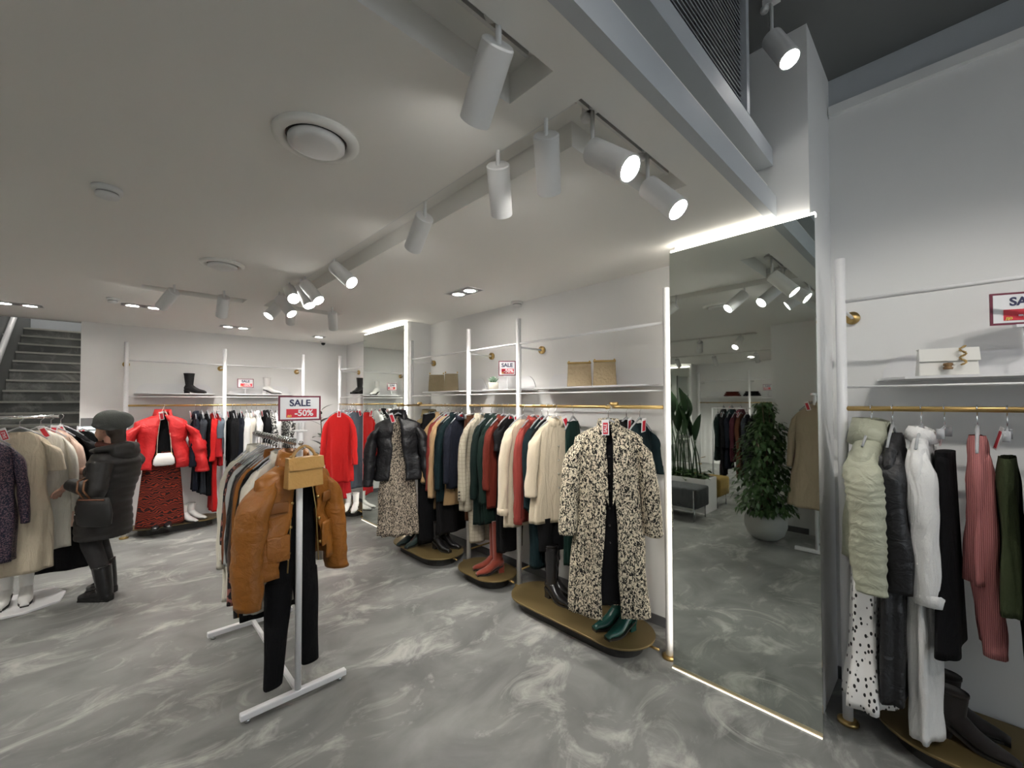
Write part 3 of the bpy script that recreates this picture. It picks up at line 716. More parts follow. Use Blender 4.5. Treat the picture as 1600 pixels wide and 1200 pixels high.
PUFBLK = satin('puffer_black', (.008, .008, .010), .45); PUFRED = satin('puffer_red', (.48, .012, .014), .55); PUFMUS = satin('puffer_mustard', (.29, .105, .014), .45)
LEATHER = satin('black_leather', (.012, .012, .012), .3)
LEO = pattern('leopard_coat', 'leopard', (.012, .011, .01), (.70, .62, .47), 62)
LEOS = pattern('leopard_dress', 'leopard', (.02, .018, .016), (.50, .42, .33), 65)
TIGER = pattern('tiger_print', 'tiger', (.19, .022, .008), (.018, .006, .006), 13)
DASH = pattern('dash_print', 'dashes', (.80, .79, .77), (.02, .02, .02), 52)
PLAID = pattern('beige_plaid', 'plaid', (.40, .36, .28), (.30, .27, .21), 180)
RIB = pattern('pink_rib', 'rib', (.30, .10, .10), (.50, .20, .19), 55)
FLOR = pattern('mono_floral', 'floral', (.03, .03, .03), (.6, .6, .57), 45)
SEQ = pattern('navy_sequin', 'floral', (.012, .014, .03), (.16, .10, .12), 130, .4)
FLORD = pattern('dark_floral', 'floral', (.02, .018, .02), (.3, .12, .1), 30)

# ---- middle wall, bay beside the far mirror (front of each piece faces -Y)
MX = 2.60
t = garment('black puffer jacket hanging open over a leopard dress', 'jacket', (2.17, 4.02), R(-33), PUFBLK, L=.66, sw=.225, hd=.10, hemw=.24, sleeve=.64, sr=.09, src=.075, out=.07, puff=.10, open_=.30, wr=.010, collar='hood', seg=.17, amp=.1, tagx=-.05)
garment('long leopard dress under the black puffer jacket', 'dress', (2.17, 4.02), R(-33), LEOS, L=1.24, sw=.17, hd=.05, hemw=.20, hemd=.085, sleeve=0, folds=9, amp=.4, tagged=False, hanger=False)
garment('beige quilted jacket squeezed in behind the black puffer', 'jacket', (MX+.03, 4.14), R(0), fabric('khaki', (.33, .26, .14)), L=.70, sw=.22, hd=.07, puff=.06, collar='hood', sleeve=.56, sr=.065)
garment('navy long coat first after the beige quilted jacket', 'coat', (MX, 3.97), R(4), F['navy'], L=.98, sleeve=.58, collar='coat')
trousers('long black wide trousers behind the camel coat', (MX-.06, 3.905, ZR), R(6), F['black'], L=1.36, leg=.10, hem=.12)
garment('camel long coat in the densely packed bay', 'coat', (MX, 3.86), R(-4), F['camel'], L=1.0, sleeve=.62, collar='coat', hemw=.22)
garment('rust red long sleeved blouse in the densely packed bay', 'blouse', (MX, 3.785), R(2), F['rust'], L=.66, sleeve=.70, hd=.035)
garment('tan knitted top next to the rust red blouse', 'top', (MX, 3.72), R(-3), F['tan'], L=.85, sleeve=.76, hd=.035)
garment('black evening dress between tan knit and teal coat', 'dress', (MX, 3.655), R(5), F['black2'], L=1.22, sleeve=0, hd=.035)
garment('dark teal tailored coat left of the second post', 'coat', (MX, 3.58), R(-6), F['teal'], L=.86, sleeve=.66, hd=.05, collar='coat', lapel=.3, sr=.058, hemw=.22)
skirt('camel pencil skirt showing under the teal coat', (MX, 3.55, ZR), R(-6), F['camel'], .62, .40, .13, .16, .03, .04, 6, .15)
garment('navy cardigan half hidden behind the second post', 'cardigan', (MX, 3.475), R(5), F['navy2'], L=.72, sleeve=.58, collar='round')
trousers('narrow brown trousers hanging low beside the second post', (MX, 3.265, ZR), R(3), F['brown'], L=1.02, w_=.14, leg=.06, hem=.05)
# ---- small bay between second and third post
t = garment('beige plaid blazer with dark sleeve buttons', 'blazer', (MX-.01, 3.15), R(-10), PLAID, L=.88, sleeve=.70, hd=.055, sr=.058, src=.045, collar='coat', lapel=.34, hemw=.22, tagged=False)
for k in range(3): MB().tube([(-.262, -.055, -.86+.03*k), (-.272, -.062, -.86+.03*k)], .008, 10).build('sleeve_button', plain('button_dark', (.04, .035, .03), .3), t, True)
trousers('beige plaid trousers hanging under the plaid blazer', (MX+.01, 3.13, ZR), R(-10), PLAID, L=.74, leg=.085, hem=.08, hanger=False, top=.56)
garment('dark green long coat beside the plaid blazer', 'coat', (MX, 3.01), R(-3), F['green'], L=.98, sleeve=.66, collar='coat', hd=.05)
garment('bottle green shirt dress left of the brick shirt', 'dress', (MX, 2.92), R(3), fabric('deep_green', (.007, .018, .014)), L=.95, sleeve=.68, collar='shirt', hd=.05)
garment('brick red collared shirt behind the green dress', 'shirt', (MX, 2.84), R(-2), F['brick'], L=.8, sleeve=.55, collar='shirt')
garment('long black dress with low flared hem by third post', 'dress', (MX, 2.76), R(4), F['black'], L=1.18, sw=.16, sleeve=.2, hd=.04, hemw=.14, hemd=.05)
# ---- long bay between third post and the mirror
garment('cream blouse with gathered shoulders and long cuffs', 'blouse', (MX-.03, 2.55), R(-8), F['cream'], L=.90, sleeve=.70, sr=.06, src=.05, cuff=F['cream'], hd=.05, out=.05)
garment('rust collared shirt beside the cream gathered blouse', 'shirt', (MX, 2.45), R(0), fabric('rust_shirt', (.25, .042, .034)), L=.84, sleeve=.76, collar='shirt', hd=.045, cuff=F['rust'])
garment('dark teal jacket next to the rust collared shirt', 'jacket', (MX, 2.36), R(4), F['teal'], L=.74, sleeve=.62, hd=.045)
trousers('dark teal wide trousers hanging near the black tall boots', (MX, 2.33, ZR), R(4), F['teal'], L=.80, leg=.085, hem=.085, hanger=False, top=.5)
garment('black sleeveless top behind the cream shirt', 'top', (MX, 2.29), R(-3), F['black2'], L=.6, sleeve=0, hd=.03)
garment('cream collared shirt with front placket, nearest of the shirts', 'shirt', (MX-.03, 2.19), R(-18), F['cream'], L=.80, sleeve=.50, sr=.062, src=.06, collar='shirt', hd=.05, hemw=.22, tagx=.06, buttons=5, bmat=F['ivory'])
trousers('black trousers ending above the slouchy black boots', (MX-.06, 2.20, ZR), R(-18), F['black'], L=.48, leg=.065, hem=.06, hanger=False, top=.66, w_=.12, hd=.03)
garment('narrow bottle green strap dress hanging alone', 'dress', (MX, 2.03), R(14), F['bottle'], L=1.08, sw=.13, hd=.03, hemw=.14, sleeve=0, strap=True, tagged=False)
garment('long leopard print coat hanging open over a black dress', 'coat', (2.33, 1.53), R(-50), LEO, L=1.20, sw=.215, hd=.085, hemw=.25, hemd=.11, sleeve=.62, sr=.085, src=.085, out=.05, open_=.20, collar='coat', lapel=.5, amp=.18, folds=5, letters=True, tagx=-.03)
garment('black button dress inside the leopard coat', 'dress', (2.33, 1.53), R(-50), F['black'], L=1.14, sw=.16, hd=.035, hemw=.17, hemd=.05, sleeve=0, tagged=False, hanger=False, buttons=7)
garment('black ribbed sweater behind the leopard coat', 'sweater', (2.67, 1.60), R(-6), F['black2'], L=.78, sw=.17, sleeve=.66, hd=.035, collar='round', tagx=-.04)
garment('dark teal velvet top rightmost on the middle rail', 'top', (2.68, 1.50), R(-3), fabric('velvet', (.012, .025, .03)), L=.78, sw=.17, sleeve=.3, hd=.035, sr=.05, tagx=-.04)
ar = thing('face_out_arm', 'short brass arm holding out the leopard coat', 'rail arm', (MX, 1.66, ZR))
MB().tube([(-.01, 0, .0), (-.32, -.15, .0)], .011, 10).build('bar', BRASS, ar, True); MB().tube([(0, -.03, .018), (0, .03, .018)], .017, 12).build('clamp', BRASS, ar, True)
ar = thing('face_out_arm', 'short brass arm holding out the black puffer jacket', 'rail arm', (MX, 4.30, ZR))
MB().tube([(-.01, 0, .0), (-.44, -.29, .0)], .011, 10).build('bar', BRASS, ar, True); MB().tube([(0, -.03, .018), (0, .03, .018)], .017, 12).build('clamp', BRASS, ar, True)

# ---- right rack
QX = 2.738
garment('sage green jacket with ruched sleeves', 'jacket', (QX-.01, .262), R(-8), satin('sage', (.40, .41, .31), .5), L=.62, sw=.20, hd=.085, sleeve=.62, sr=.078, src=.055, out=.035, ruch=.035, collar='hood', tagged=False, hemw=.2, fwd=-.03)
skirt('white midi skirt with black dash print and frilled hem', (QX-.02, .275, ZR), R(-8), DASH, .60, .80, .15, .17, .055, .07, 7, .3, ruffle=.22)
garment('black satin blouse dress next to the sage jacket', 'dress', (QX, .185), R(-4), satin('black_dress', (.012, .012, .014), .45), L=1.22, sw=.17, sleeve=.62, sr=.07, src=.05, out=.01, hd=.05, hemw=.21, hemd=.055)
garment('long white shirt dress with cuffed sleeves', 'dress', (QX, .085), R(-6), F['white'], L=1.36, sw=.17, sleeve=.66, sr=.05, src=.045, out=.01, cuff=F['white'], hd=.045, collar='shirt', hemw=.15, amp=.35)
skirt('black wrap skirt clipped to a clear hanger', (QX, .010, ZR), R(-6), F['black'], .20, .86, .10, .20, .03, .045, 5, .25, hanger=True)
garment('ribbed dusty pink sweater on the right rack', 'sweater', (QX, -.09), R(-3), RIB, L=.62, sw=.13, sleeve=.84, sr=.045, src=.042, out=-.02, hd=.04, hemw=.13)
garment('olive green skirt dress clipped beside the pink sweater', 'dress', (QX, -.175), R(-5), F['olive'], L=.62, sw=.16, hd=.035, hemw=.19, sleeve=0, strap=True, ztop=.2, tagged=False, clip=True)
garment('black long coat at the right edge of the picture', 'coat', (QX-.01, -.265), R(-3), F['black2'], L=.95, sleeve=.60, hd=.05, out=.02)
garment('charcoal long dress beyond the right edge coat', 'dress', (QX, -.38), R(3), F['charcoal'], L=1.1, sleeve=.55, out=.02)

# ---- back wall rail (front faces -X)
BY = 6.92
garment('red puffer jacket hanging open on the back wall', 'jacket', (.43, BY-.17), R(4), PUFRED, L=.66, sw=.25, hd=.12, hemw=.28, sleeve=.64, sr=.115, src=.10, out=.12, puff=.09, open_=.36, wr=.012, collar='hood', seg=.2, amp=.12, tagx=-.03)
garment('black turtleneck inside the red puffer jacket', 'top', (.43, BY-.17), R(4), F['black'], L=.5, sw=.16, hd=.04, sleeve=0, tagged=False, hanger=False)
skirt('red and black tiger print maxi skirt', (.43, BY-.15, ZR), R(4), TIGER, .58, .90, .16, .235, .06, .09, 5, .22)
back = [(.775, 'navy wool coat beside the red puffer', 'coat', 'navy2', 1.0, .60, 'coat'), (.84, 'charcoal dress second from the red puffer', 'dress', 'charcoal', 1.05, .3, None), (.90, 'black slip dress left of the red long dress', 'dress', 'black', 1.08, 0, None),
        (.965, 'long red dress on the back wall rail', 'dress', 'red', 1.30, .55, None), (1.015, 'red blouse right beside the long red dress', 'blouse', 'red2', .7, .5, None), (1.035, 'slate grey short top before the second post', 'top', 'slate', .55, .25, None),
        (1.185, 'black wool coat just after the second post', 'coat', 'black', .75, .6, 'coat'), (1.225, 'black cardigan between black and navy coats', 'cardigan', 'black2', .7, .6, None), (1.285, 'navy knit sweater left of the white blouses', 'sweater', 'navy', .72, .58, None),
        (1.36, 'white blouse, left one of three on back wall', 'blouse', 'white', .7, .55, None), (1.42, 'ivory blouse, middle one of three on back wall', 'blouse', 'ivory', .74, .55, None), (1.48, 'white shirt, right one of three on back wall', 'shirt', 'white', .78, .55, 'shirt'),
        (1.60, 'black blazer behind the monochrome floral dress', 'blazer', 'black', .7, .55, 'coat')]
for x, sh, cat, col, L_, sl, co in back:
    garment(sh, cat, (x, BY), R(-90+rnd.uniform(-6, 6)), F[col], L=L_, sleeve=sl, hd=.032, sr=.042, collar=co, sw=.19)
garment('monochrome floral dress on the back wall', 'dress', (1.67, BY), R(-84), FLOR, L=.95, sleeve=.5, hd=.035, sr=.045)
garment('long white dress beside the floral dress on back wall', 'dress', (1.74, BY), R(-92), F['white'], L=1.1, sleeve=.55, hd=.035, sr=.045)
garment('second monochrome floral dress further right on back wall', 'dress', (1.90, BY), R(-88), FLOR, L=.9, sleeve=.4, hd=.035)
# ---- far corner rail (front faces -Y)
cor = [(6.58, 'red long coat at the far end of the corner rail', 'coat', 'red', 1.02, .6, .06), (6.50, 'charcoal long dress next to the far red coat', 'dress', 'charcoal', 1.1, .3, .04), (6.42, 'pale grey cardigan on the corner rail', 'cardigan', 'grey', .9, .6, .05), (6.31, 'pale blue shirt on the corner rail', 'shirt', 'paleblue', .85, .58, .045), (6.20, 'blue grey knit coat on the corner rail', 'coat', 'bluegrey', .95, .6, .05),
       (6.10, 'slate long skirt dress behind the red coat', 'dress', 'slate', 1.12, 0, .05)]
for y, sh, cat, col, L_, sl, hd_ in cor:
    garment(sh, cat, (MX, y), R(rnd.uniform(-5, 5)), F[col], L=L_, sleeve=sl, hd=hd_)
garment('bright red coat hanging face-out beside the far mirror', 'coat', (2.33, 6.02), R(-38), F['red'], L=.98, sw=.19, hd=.07, sleeve=.66, sr=.058, src=.055, out=.045, folds=7, amp=.35, tagx=.02)
skirt('red wide trousers-skirt under the bright red coat', (2.33, 6.02, ZR), R(-38), F['red2'], .95, .38, .14, .17, .05, .06, 4, .3)

# ------------------------------------------------------------------ free-standing rack in the middle
RX, RY0, RY1, RZ = .754, 2.52, 3.56, 1.42
t = thing('garment_rack', 'white free-standing garment rack with T feet in the middle', 'clothes rack', (RX, RY0, 0))
for y in (0, RY1-RY0):
    MB().box(-.275, .265, y-.019, y+.019, .02, .055).build('foot', STEEL, t, False, None, .006)
    for s in (-.24, .23): MB().lathe([(.014, 0), (.016, .02)], 14, (s, y, 0)).build('glide', CHROME, t, True)
    MB().tube([(0, y, .055), (0, y, RZ if y else RZ+.06)], .017, 14).build('post', STEEL, t, True)
MB().box(-.012, .012, .02, RY1-RY0-.02, .03, .05).build('base_bar', STEEL, t)
rail = MB().tube([(0, -.02, RZ), (0, RY1-RY0+.02, RZ)], .013, 12).build('rail', CHROME, t, True)
for k in range(34): pass
coil = MB()
cp = [(.017*math.cos(a), .05+a*.0068, RZ+.017*math.sin(a)) for a in [k*.5 for k in range(290)]]
coil.tube(cp, .0035, 5).build('hanger_spacer_coil', CHROME, rail, True)
MB().tube([(0, 0, RZ-.03), (0, -.075, RZ-.03), (0, -.085, RZ-.015)], .006, 8).build('bag_hook', CHROME, t, True)
OC_, OR = (.757, 2.635), R(24)
t = garment('mustard brown puffer jacket hanging open on the middle rack', 'jacket', (*OC_, RZ), OR, PUFMUS, L=.60, sw=.225, hd=.10, hemw=.25, sleeve=.62, sr=.10, src=.08, out=.06, puff=.05, open_=.62, collar='hood', seg=.2, amp=.12, tagged=False, wr=.007)
for s in (-1, 1):
    pk = MB().box(-.06, .06, -.01, .01, -.07, .07).build('pocket', PUFMUS, t, True, (s*.165, -.085, -.56), .01); pk.rotation_euler = (0, 0, R(s*22))
    fp = MB().box(-.045, .045, -.007, .007, -.03, .03).build('pocket_flap', plain('mustard_dark', (.20, .07, .010), .5), t, True, (s*.16, -.088, -.34), .006); fp.rotation_euler = (0, 0, R(s*22))
    for z in (-.22, -.33, -.46, -.60): MB().tube([(s*(.065-z*.07), -.085, z), (s*(.065-z*.07), -.10, z)], .008, 10).build('snap_button', BRASS, t, True)
    MB().tube([(s*.05, -.07, -.16), (s*.085, -.082, -.4), (s*.105, -.084, -.71)], .004, 6).build('zip', BRASS, t, True)
garment('black turtleneck inside the mustard puffer jacket', 'top', (*OC_, RZ), OR, F['black'], L=.62, sw=.16, hd=.035, sleeve=0, tagged=False, hanger=False)
trousers('long black trousers under the mustard puffer jacket', (*OC_, RZ), OR, F['black'], L=.78, leg=.08, hem=.05, hanger=False, top=.55, spread=.045, w_=.16)
mid = [(2.86, 'cream wool coat directly behind the mustard puffer', 'coat', F['ivory'], .88, .62, .04), (2.93, 'black knit dress third from the front on middle rack', 'dress', F['black'], .95, .6, .035), (3.0, 'mustard wool coat in the middle rack', 'coat', F['mustard2'], .95, .62, .045),
       (3.07, 'brown leather jacket in the middle rack', 'jacket', plain('brown_leather', (.06, .025, .015), .35), .72, .6, .035), (3.13, 'black leather dress in the middle rack', 'dress', LEATHER, 1.0, .56, .035), (3.20, 'light grey blouse behind the black leather dress', 'blouse', F['grey'], .92, .6, .035),
       (3.26, 'chestnut sweater in the middle rack', 'sweater', F['chestnut'], .75, .6, .035), (3.33, 'dark leopard skirt dress in the middle rack', 'dress', FLORD, 1.0, .5, .035), (3.40, 'ivory cotton coat second from the far end of middle rack', 'coat', F['ivory'], .98, .62, .04), (3.48, 'long ivory coat at the far end of the middle rack', 'coat', fabric('ecru', (.60, .57, .48)), 1.02, .70, .045)]
for y, sh, cat, m_, L_, sl, hd_ in mid:
    garment(sh, cat, (RX, y, RZ), R(14+rnd.uniform(-4, 4)), m_, L=L_, sleeve=sl, hd=hd_, sw=.21, collar='coat' if cat == 'coat' else None)
# brown structured handbag hung on the rack
def flap_bag(name, label, loc, rz, mat, w_, h_, d_, handle=None, parent_group=None, flap=.38):
    t = thing(name, label, 'handbag', loc, rz, parent_group)
    b = MB().add([(sx*w_*(.5 if z == 0 else .47), sy*d_*(.5 if z == 0 else .32), z*h_) for z in (0, 1) for sy in (-1, 1) for sx in (-1, 1)], [(0, 2, 3, 1), (4, 5, 7, 6), (0, 1, 5, 4), (2, 6, 7, 3), (0, 4, 6, 2), (1, 3, 7, 5)]).build('body', mat, t, False, None, .006)
    fl_ = MB().add([(-w_*.49, -d_*.33-.006, h_*1.01), (w_*.49, -d_*.33-.006, h_*1.01), (w_*.50, -d_*.41-.008, h_*(1-flap)), (-w_*.50, -d_*.41-.008, h_*(1-flap)), (-w_*.48, d_*.3, h_*1.015), (w_*.48, d_*.3, h_*1.015)], [(0, 1, 2, 3), (4, 5, 1, 0)]).build('flap', mat, t); solid(fl_, .006, 0)
    return t
bag = flap_bag('handbag', 'tan leather top handle handbag hanging over the mustard puffer', (RX-.0, RY0-.075, 1.185), R(10), satin('tan_bag', (.46, .26, .08), .45), .195, .16, .065)
MB().tube([(-.065+.13*k/14, 0, .16+.062*math.sin(math.pi*k/14)**.7) for k in range(15)], .0085, 8).build('handle', satin('tan_handle', (.40, .24, .09), .5), bag, True)
for s in (-1, 1): MB().tube([(s*.065, -.012, .165), (s*.065, .012, .165)], .011, 12).build('handle_ring', satin('tan_ring', (.35, .2, .06), .4), bag, True)

# ------------------------------------------------------------------ sale signs
def sale_sign(label, loc, rz, w_=.22, h_=.155, stand=None, tilt=0, pct='-50%'):
    t = thing('sale_sign', label, 'sign', loc, rz, 'sale signs')
    zc_ = h_/2
    b = MB().box(-w_/2, w_/2, 0, .006, 0, h_).build('frame', MAROON, t)
    MB().box(-w_/2+.009, w_/2-.009, -.002, 0, .009, h_-.009).build('card', CARD, t)
    MB().box(-w_*.32, w_*.40, -.004, -.002, h_*.13, h_*.47).build('red_band', RED, t)
    a = put('lettering', text_mesh('SALE', h_*.36, NAVYINK, .0012), t, (.0, -.004, h_*.70)); a.rotation_euler = (R(90), 0, 0)
    a = put('lettering', text_mesh(pct, h_*.34, CARD, .0012), t, (w_*.09, -.006, h_*.30)); a.rotation_euler = (R(90), 0, 0)
    a = put('lettering', text_mesh('до', h_*.13, YELLOW, .0004), t, (-w_*.25, -.006, h_*.2)); a.rotation_euler = (R(90), 0, 0)
    if stand:
        MB().tube([(0, .012, -stand), (0, .012, .03)], .006, 10).build('stem', STEEL, t, True)
        MB().box(-.035, .035, -.006, .02, -.012, .0).build('clip', STEEL, t)
        MB().lathe([(.04, 0), (.04, .004), (.008, .008)], 20, (0, .012, -stand)).build('base', STEEL, t, True)
    return t
sale_sign('sale sign on a white stem above the middle garment rack', (RX+.0, RY0-.0, 1.545), R(-8), .215, .14, stand=.06)
sale_sign('sale sign at right edge above the white chain handbag', (2.93, -.25, 1.99), R(-66), .235, .145, stand=.221)
sale_sign('sale sign above the succulent on the middle shelf', (2.79, 2.99, 1.905), R(-50), .17, .145, stand=.136)
sale_sign('small sale sign on the back wall shelf', (1.37, 7.05, 1.86), R(-5), .20, .13, stand=.11)
sale_sign('small sale sign on the opposite shelf seen in the mirror', (-6.2, 2.95, 1.90), R(90), .2, .15, stand=.16)

# ------------------------------------------------------------------ bags, boots and small things on the shelves
def tote(label, loc, rz, mat, w_, h_, d_=.07, bar=False):
    t = thing('gift_bag', label, 'bag', loc, rz, 'flat bags on the shelves')
    MB().add([(-w_/2, -d_/2, 0), (w_/2, -d_/2, 0), (w_/2, d_/2, 0), (-w_/2, d_/2, 0), (-w_*.46, -.008, h_), (w_*.46, -.008, h_), (w_*.46, .008, h_), (-w_*.46, .008, h_)],
             [(0, 1, 5, 4), (1, 2, 6, 5), (2, 3, 7, 6), (3, 0, 4, 7), (3, 2, 1, 0), (4, 5, 6, 7)]).build('body', mat, t, False, None, .004)
    if bar: MB().tube([(-w_*.48, 0, h_+.006), (w_*.48, 0, h_+.006)], .009, 10).build('top_bar', BRASS, t, True)
    for s in (-1, 1): MB().lathe([(.006, 0), (.009, .008), (.004, .018)], 10, (s*w_*.42, 0, h_+.006)).build('knob', BRASS, t, True)
OL = satin('olive_gold', (.26, .20, .11), .4)
tote('left olive gold bag of the pair on the shelf beside far mirror', (2.75, 4.17, ZS+.013), R(-42), OL, .19, .20)
tote('right olive gold bag of the pair on the shelf beside far mirror', (2.77, 3.90, ZS+.013), R(-42), OL, .16, .20)
OC = plain('gold_croc', (.32, .235, .12), .3, .1, .8, 45)
tote('left gold crocodile bag with brass bar on the long shelf', (2.75, 2.08, ZS+.013), R(-52), OC, .20, .19, .07, True)
tote('right gold crocodile bag with brass bar on the long shelf', (2.77, 1.85, ZS+.013), R(-52), OC, .18, .19, .07, True)
cb = flap_bag('handbag', 'white envelope handbag with gold chain on the right shelf', (2.93, .0, ZS+.013), R(-72), plain('white_leather', (.80, .79, .74), .4), .215, .13, .06, flap=.45)
for i in range(26):
    a = i*.55
    MB().tube([(.04+.012*math.cos(a), -.05-.004*(i % 3), .14-.0035*i), (.04+.012*math.cos(a+1.2), -.055-.004*(i % 3), .137-.0035*i)], .0035, 5).build('chain_link', BRASS, cb, True)
MB().lathe([(.016, 0), (.018, .008), (.012, .014), (.018, .02), (.016, .03), (.0001, .032)], 18, (-.01, -.05, .03)).build('clasp', plain('clasp_bronze', (.25, .15, .07), .4, .6), cb, True)
sc_ = thing('succulent', 'small spiky succulent in a pale ceramic pot on the shelf', 'plant', (2.75, 3.15, ZS+.013))
MB().lathe([(.04, 0), (.05, .01), (.052, .07), (.046, .072), (.044, .06)], 24).build('pot', plain('stone_pot', (.55, .52, .45), .8, bump=.3, var=.25, bscale=30), sc_, True)
MB().lathe([(.0001, .064), (.045, .064)], 20).build('soil', plain('soil', (.05, .035, .025), .9), sc_)
leafm = MB().tube([(0, 0, 0), (.0, 0, .03), (.0, 0, .075)], [.009, .011, .0008], 7).mesh('leaf', plain('succulent_green', (.10, .16, .11), .5), True)
for i in range(22):
    o = put('leaf', leafm, sc_, (0, 0, .062)); tl = R(8+(i % 3)*20); o.rotation_euler = (tl, 0, i*2.4)

def boot_parts(t, mat, h=.22, L=.235, heel=.055, w_=.042, shaft=.052, topflare=1.05, toe=.3, sole=None, slouch=0, side=0, hb='block'):
    """toe towards -y, local origin at heel centre on the ground"""
    s = heel; mb = MB(); rings = []
    rr = [(0, .01*0, h, shaft*topflare, shaft*topflare*.82)]
    n = 8
    for i in range(1, n+1):
        u = i/n; z = h-(h-.075-s*.6)*u; k = 1+slouch*math.sin(u*22)
        rr.append((0, .004*u, z, (shaft*topflare*(1-u)+.043*u)*k, (shaft*topflare*.82*(1-u)+.037*u)*k))
    for (y, x, z, ry, rx) in rr:
        rings.append([(rx*math.cos(a), -x-0+ry*math.sin(a), z) for a in [2*math.pi*k/18 for k in range(18)]])
    mb.loft(rings, True, True, False)
    # foot: sections along -y
    secs = [(.048, .028, .05), (.03, .036, .085), (.0, .038, .105), (-.04, .037, .10), (-.08, w_, .075), (-.12, w_*1.02, .055), (-.155, w_*.85, .045), (-.185, w_*.55, .036), (-L+.03, .012+.02*(1-toe), .022)]
    fr = []
    for (y, hw, ht) in secs:
        u = min(1, max(0, (.05-y)/.16)); base = s*(1-u*u*(3-2*u))+.008
        zt_ = base+ht
        row = []
        for k in range(16):
            a = 2*math.pi*k/16; zz = math.sin(a); row.append((math.cos(a)*hw, y, (base+zt_)/2+zz*(zt_-base)/2))
        fr.append(row)
    mb.loft(fr, True, True, True)
    b = mb.build('upper', mat, t, True)
    so = sole or plain('sole_dark', (.02, .018, .016), .5)
    rows = []
    for (y, hw, ht) in secs:
        u = min(1, max(0, (.05-y)/.16)); base = s*(1-u*u*(3-2*u))
        rows.append([(-hw*.92, y, base), (hw*.92, y, base), (hw*.92, y, base+.012), (-hw*.92, y, base+.012)])
    MB().loft(rows, True, True, True).build('sole', so, t)
    if s > .02:
        q = .6 if hb == 'block' else .35
        MB().loft([[(-.03*q2, .01+.0-.012*q2, z), (.03*q2, .01-.012*q2, z), (.03*q2, .05, z), (-.03*q2, .05, z)] for z, q2 in ((0, q+.15), (s*.5, q+.1), (s+.012, 1))], True, True, True).build('heel', mat if hb != 'dark' else so, t)
    MB().loft([[(q2*shaft*topflare*.82*math.cos(a), q2*shaft*topflare*math.sin(a), z) for a in [2*math.pi*k/18 for k in range(18)]] for z, q2 in ((h+.002, 1.03), (h-.01, 1.03), (h-.01, .9), (h+.0005, .9))], True).build('top_edge', mat, t, True)
    return b
def boots(label, loc, rz, mat, gap=.105, stagger=.0, **k):
    for s, w2 in ((-1, 'left'), (1, 'right')):
        c, n_ = math.cos(rz), math.sin(rz)
        dx, dy = s*gap/2, s*stagger
        t = thing('boot', label % w2, 'boot', (loc[0]+c*dx-n_*dy, loc[1]+n_*dx+c*dy, loc[2]), rz+s*R(4), 'boots')
        boot_parts(t, mat, **k)
GRNP = plain('green_patent', (.012, .06, .05), .18); BLKL = plain('black_boot_leather', (.012, .011, .012), .25, bump=.1, bscale=30); SUEDE = plain('rust_suede', (.20, .028, .012), .9, sheen=.3)
WHTL = plain('white_boot_leather', (.78, .77, .75), .35)
boots('dark green patent ankle boot under the leopard coat, %s one', (2.535, 1.555, ZP), R(-105), GRNP, h=.25, heel=.06, gap=.1)
boots('tall slouchy black leather boot on the long podium, %s one', (2.555, 2.215, ZP), R(-2), BLKL, h=.42, heel=.07, slouch=.05, shaft=.062, gap=.11, stagger=.04)
boots('rust red suede tall boot on the small podium, %s one', (2.553, 2.885, ZP), R(-115), SUEDE, h=.46, heel=.06, shaft=.055)
boots('glossy black ankle boot under the packed bay, %s one', (2.53, 3.75, ZP), R(11), BLKL, h=.30, heel=.07, gap=.12)
boots('dark teal velvet boot under the leopard dress, %s one', (2.42, 4.06, ZP), R(-80), plain('teal_velvet', (.012, .03, .03), .5), h=.30, heel=.05)
boots('brown black suede ankle boot on the lower right podium, %s one', (2.87, .02, ZP), R(-8), plain('black_suede', (.016, .012, .011), .85, sheen=.1), h=.22, heel=.06, gap=.14, shaft=.056, stagger=.02)
boots('black ankle boot under the tiger skirt, %s one', (.43, 6.80, ZP), R(0), BLKL, h=.2, heel=.05)
boots('white ankle boot on the back wall podium, %s one', (.70, 6.93, ZP), R(42), WHTL, h=.21, heel=.05, gap=.12)
boots('white boot under the bright red coat in the corner, %s one', (2.47, 5.90, ZP), R(-40), WHTL, h=.25, heel=.05)
t = thing('boot', 'black suede cowboy boot standing on the back wall shelf', 'boot', (.72, 7.08, ZS+.013), R(55)); boot_parts(t, plain('black_suede2', (.013, .012, .013), .85), h=.27, heel=.04, topflare=1.2)
t = thing('boot', 'white heeled boot on the right back wall shelf', 'boot', (1.65, 7.08, ZS+.013), R(55)); boot_parts(t, WHTL, h=.25, heel=.06)
t = thing('boot', 'dark short boot on the corner shelf by the far mirror', 'boot', (2.74, 6.28, ZS+.013), R(-60)); boot_parts(t, BLKL, h=.25, heel=.04, topflare=1.15)
sb = thing('shoulder_bag', 'small white shoulder bag hanging over the red puffer', 'handbag', (.44, 6.61, .88), R(4))
MB().loft([ell(a_*.105, b_, z, 0, 0, 28, p=2.6) for z, a_, b_ in ((0, .8, .02), (.02, 1.0, .032), (.08, .95, .034), (.13, .74, .028), (.15, .66, .012))], True, True, True).build('body', plain('white_bag', (.8, .79, .77), .4), sb, True)
MB().tube([(-.07, 0, .14), (-.06, .02, .35), (-.03, .06, .62), (0, .10, .70), (.03, .06, .62), (.06, .02, .35), (.07, 0, .14)], .005, 6).build('strap', plain('strap_chain', (.6, .5, .4), .4, .4), sb, True)
for s in (-1, 1): MB().tube([(s*.07, -.01, .14), (s*.07, .01, .14)], .011, 10).build('strap_ring', BRASS, sb, True)

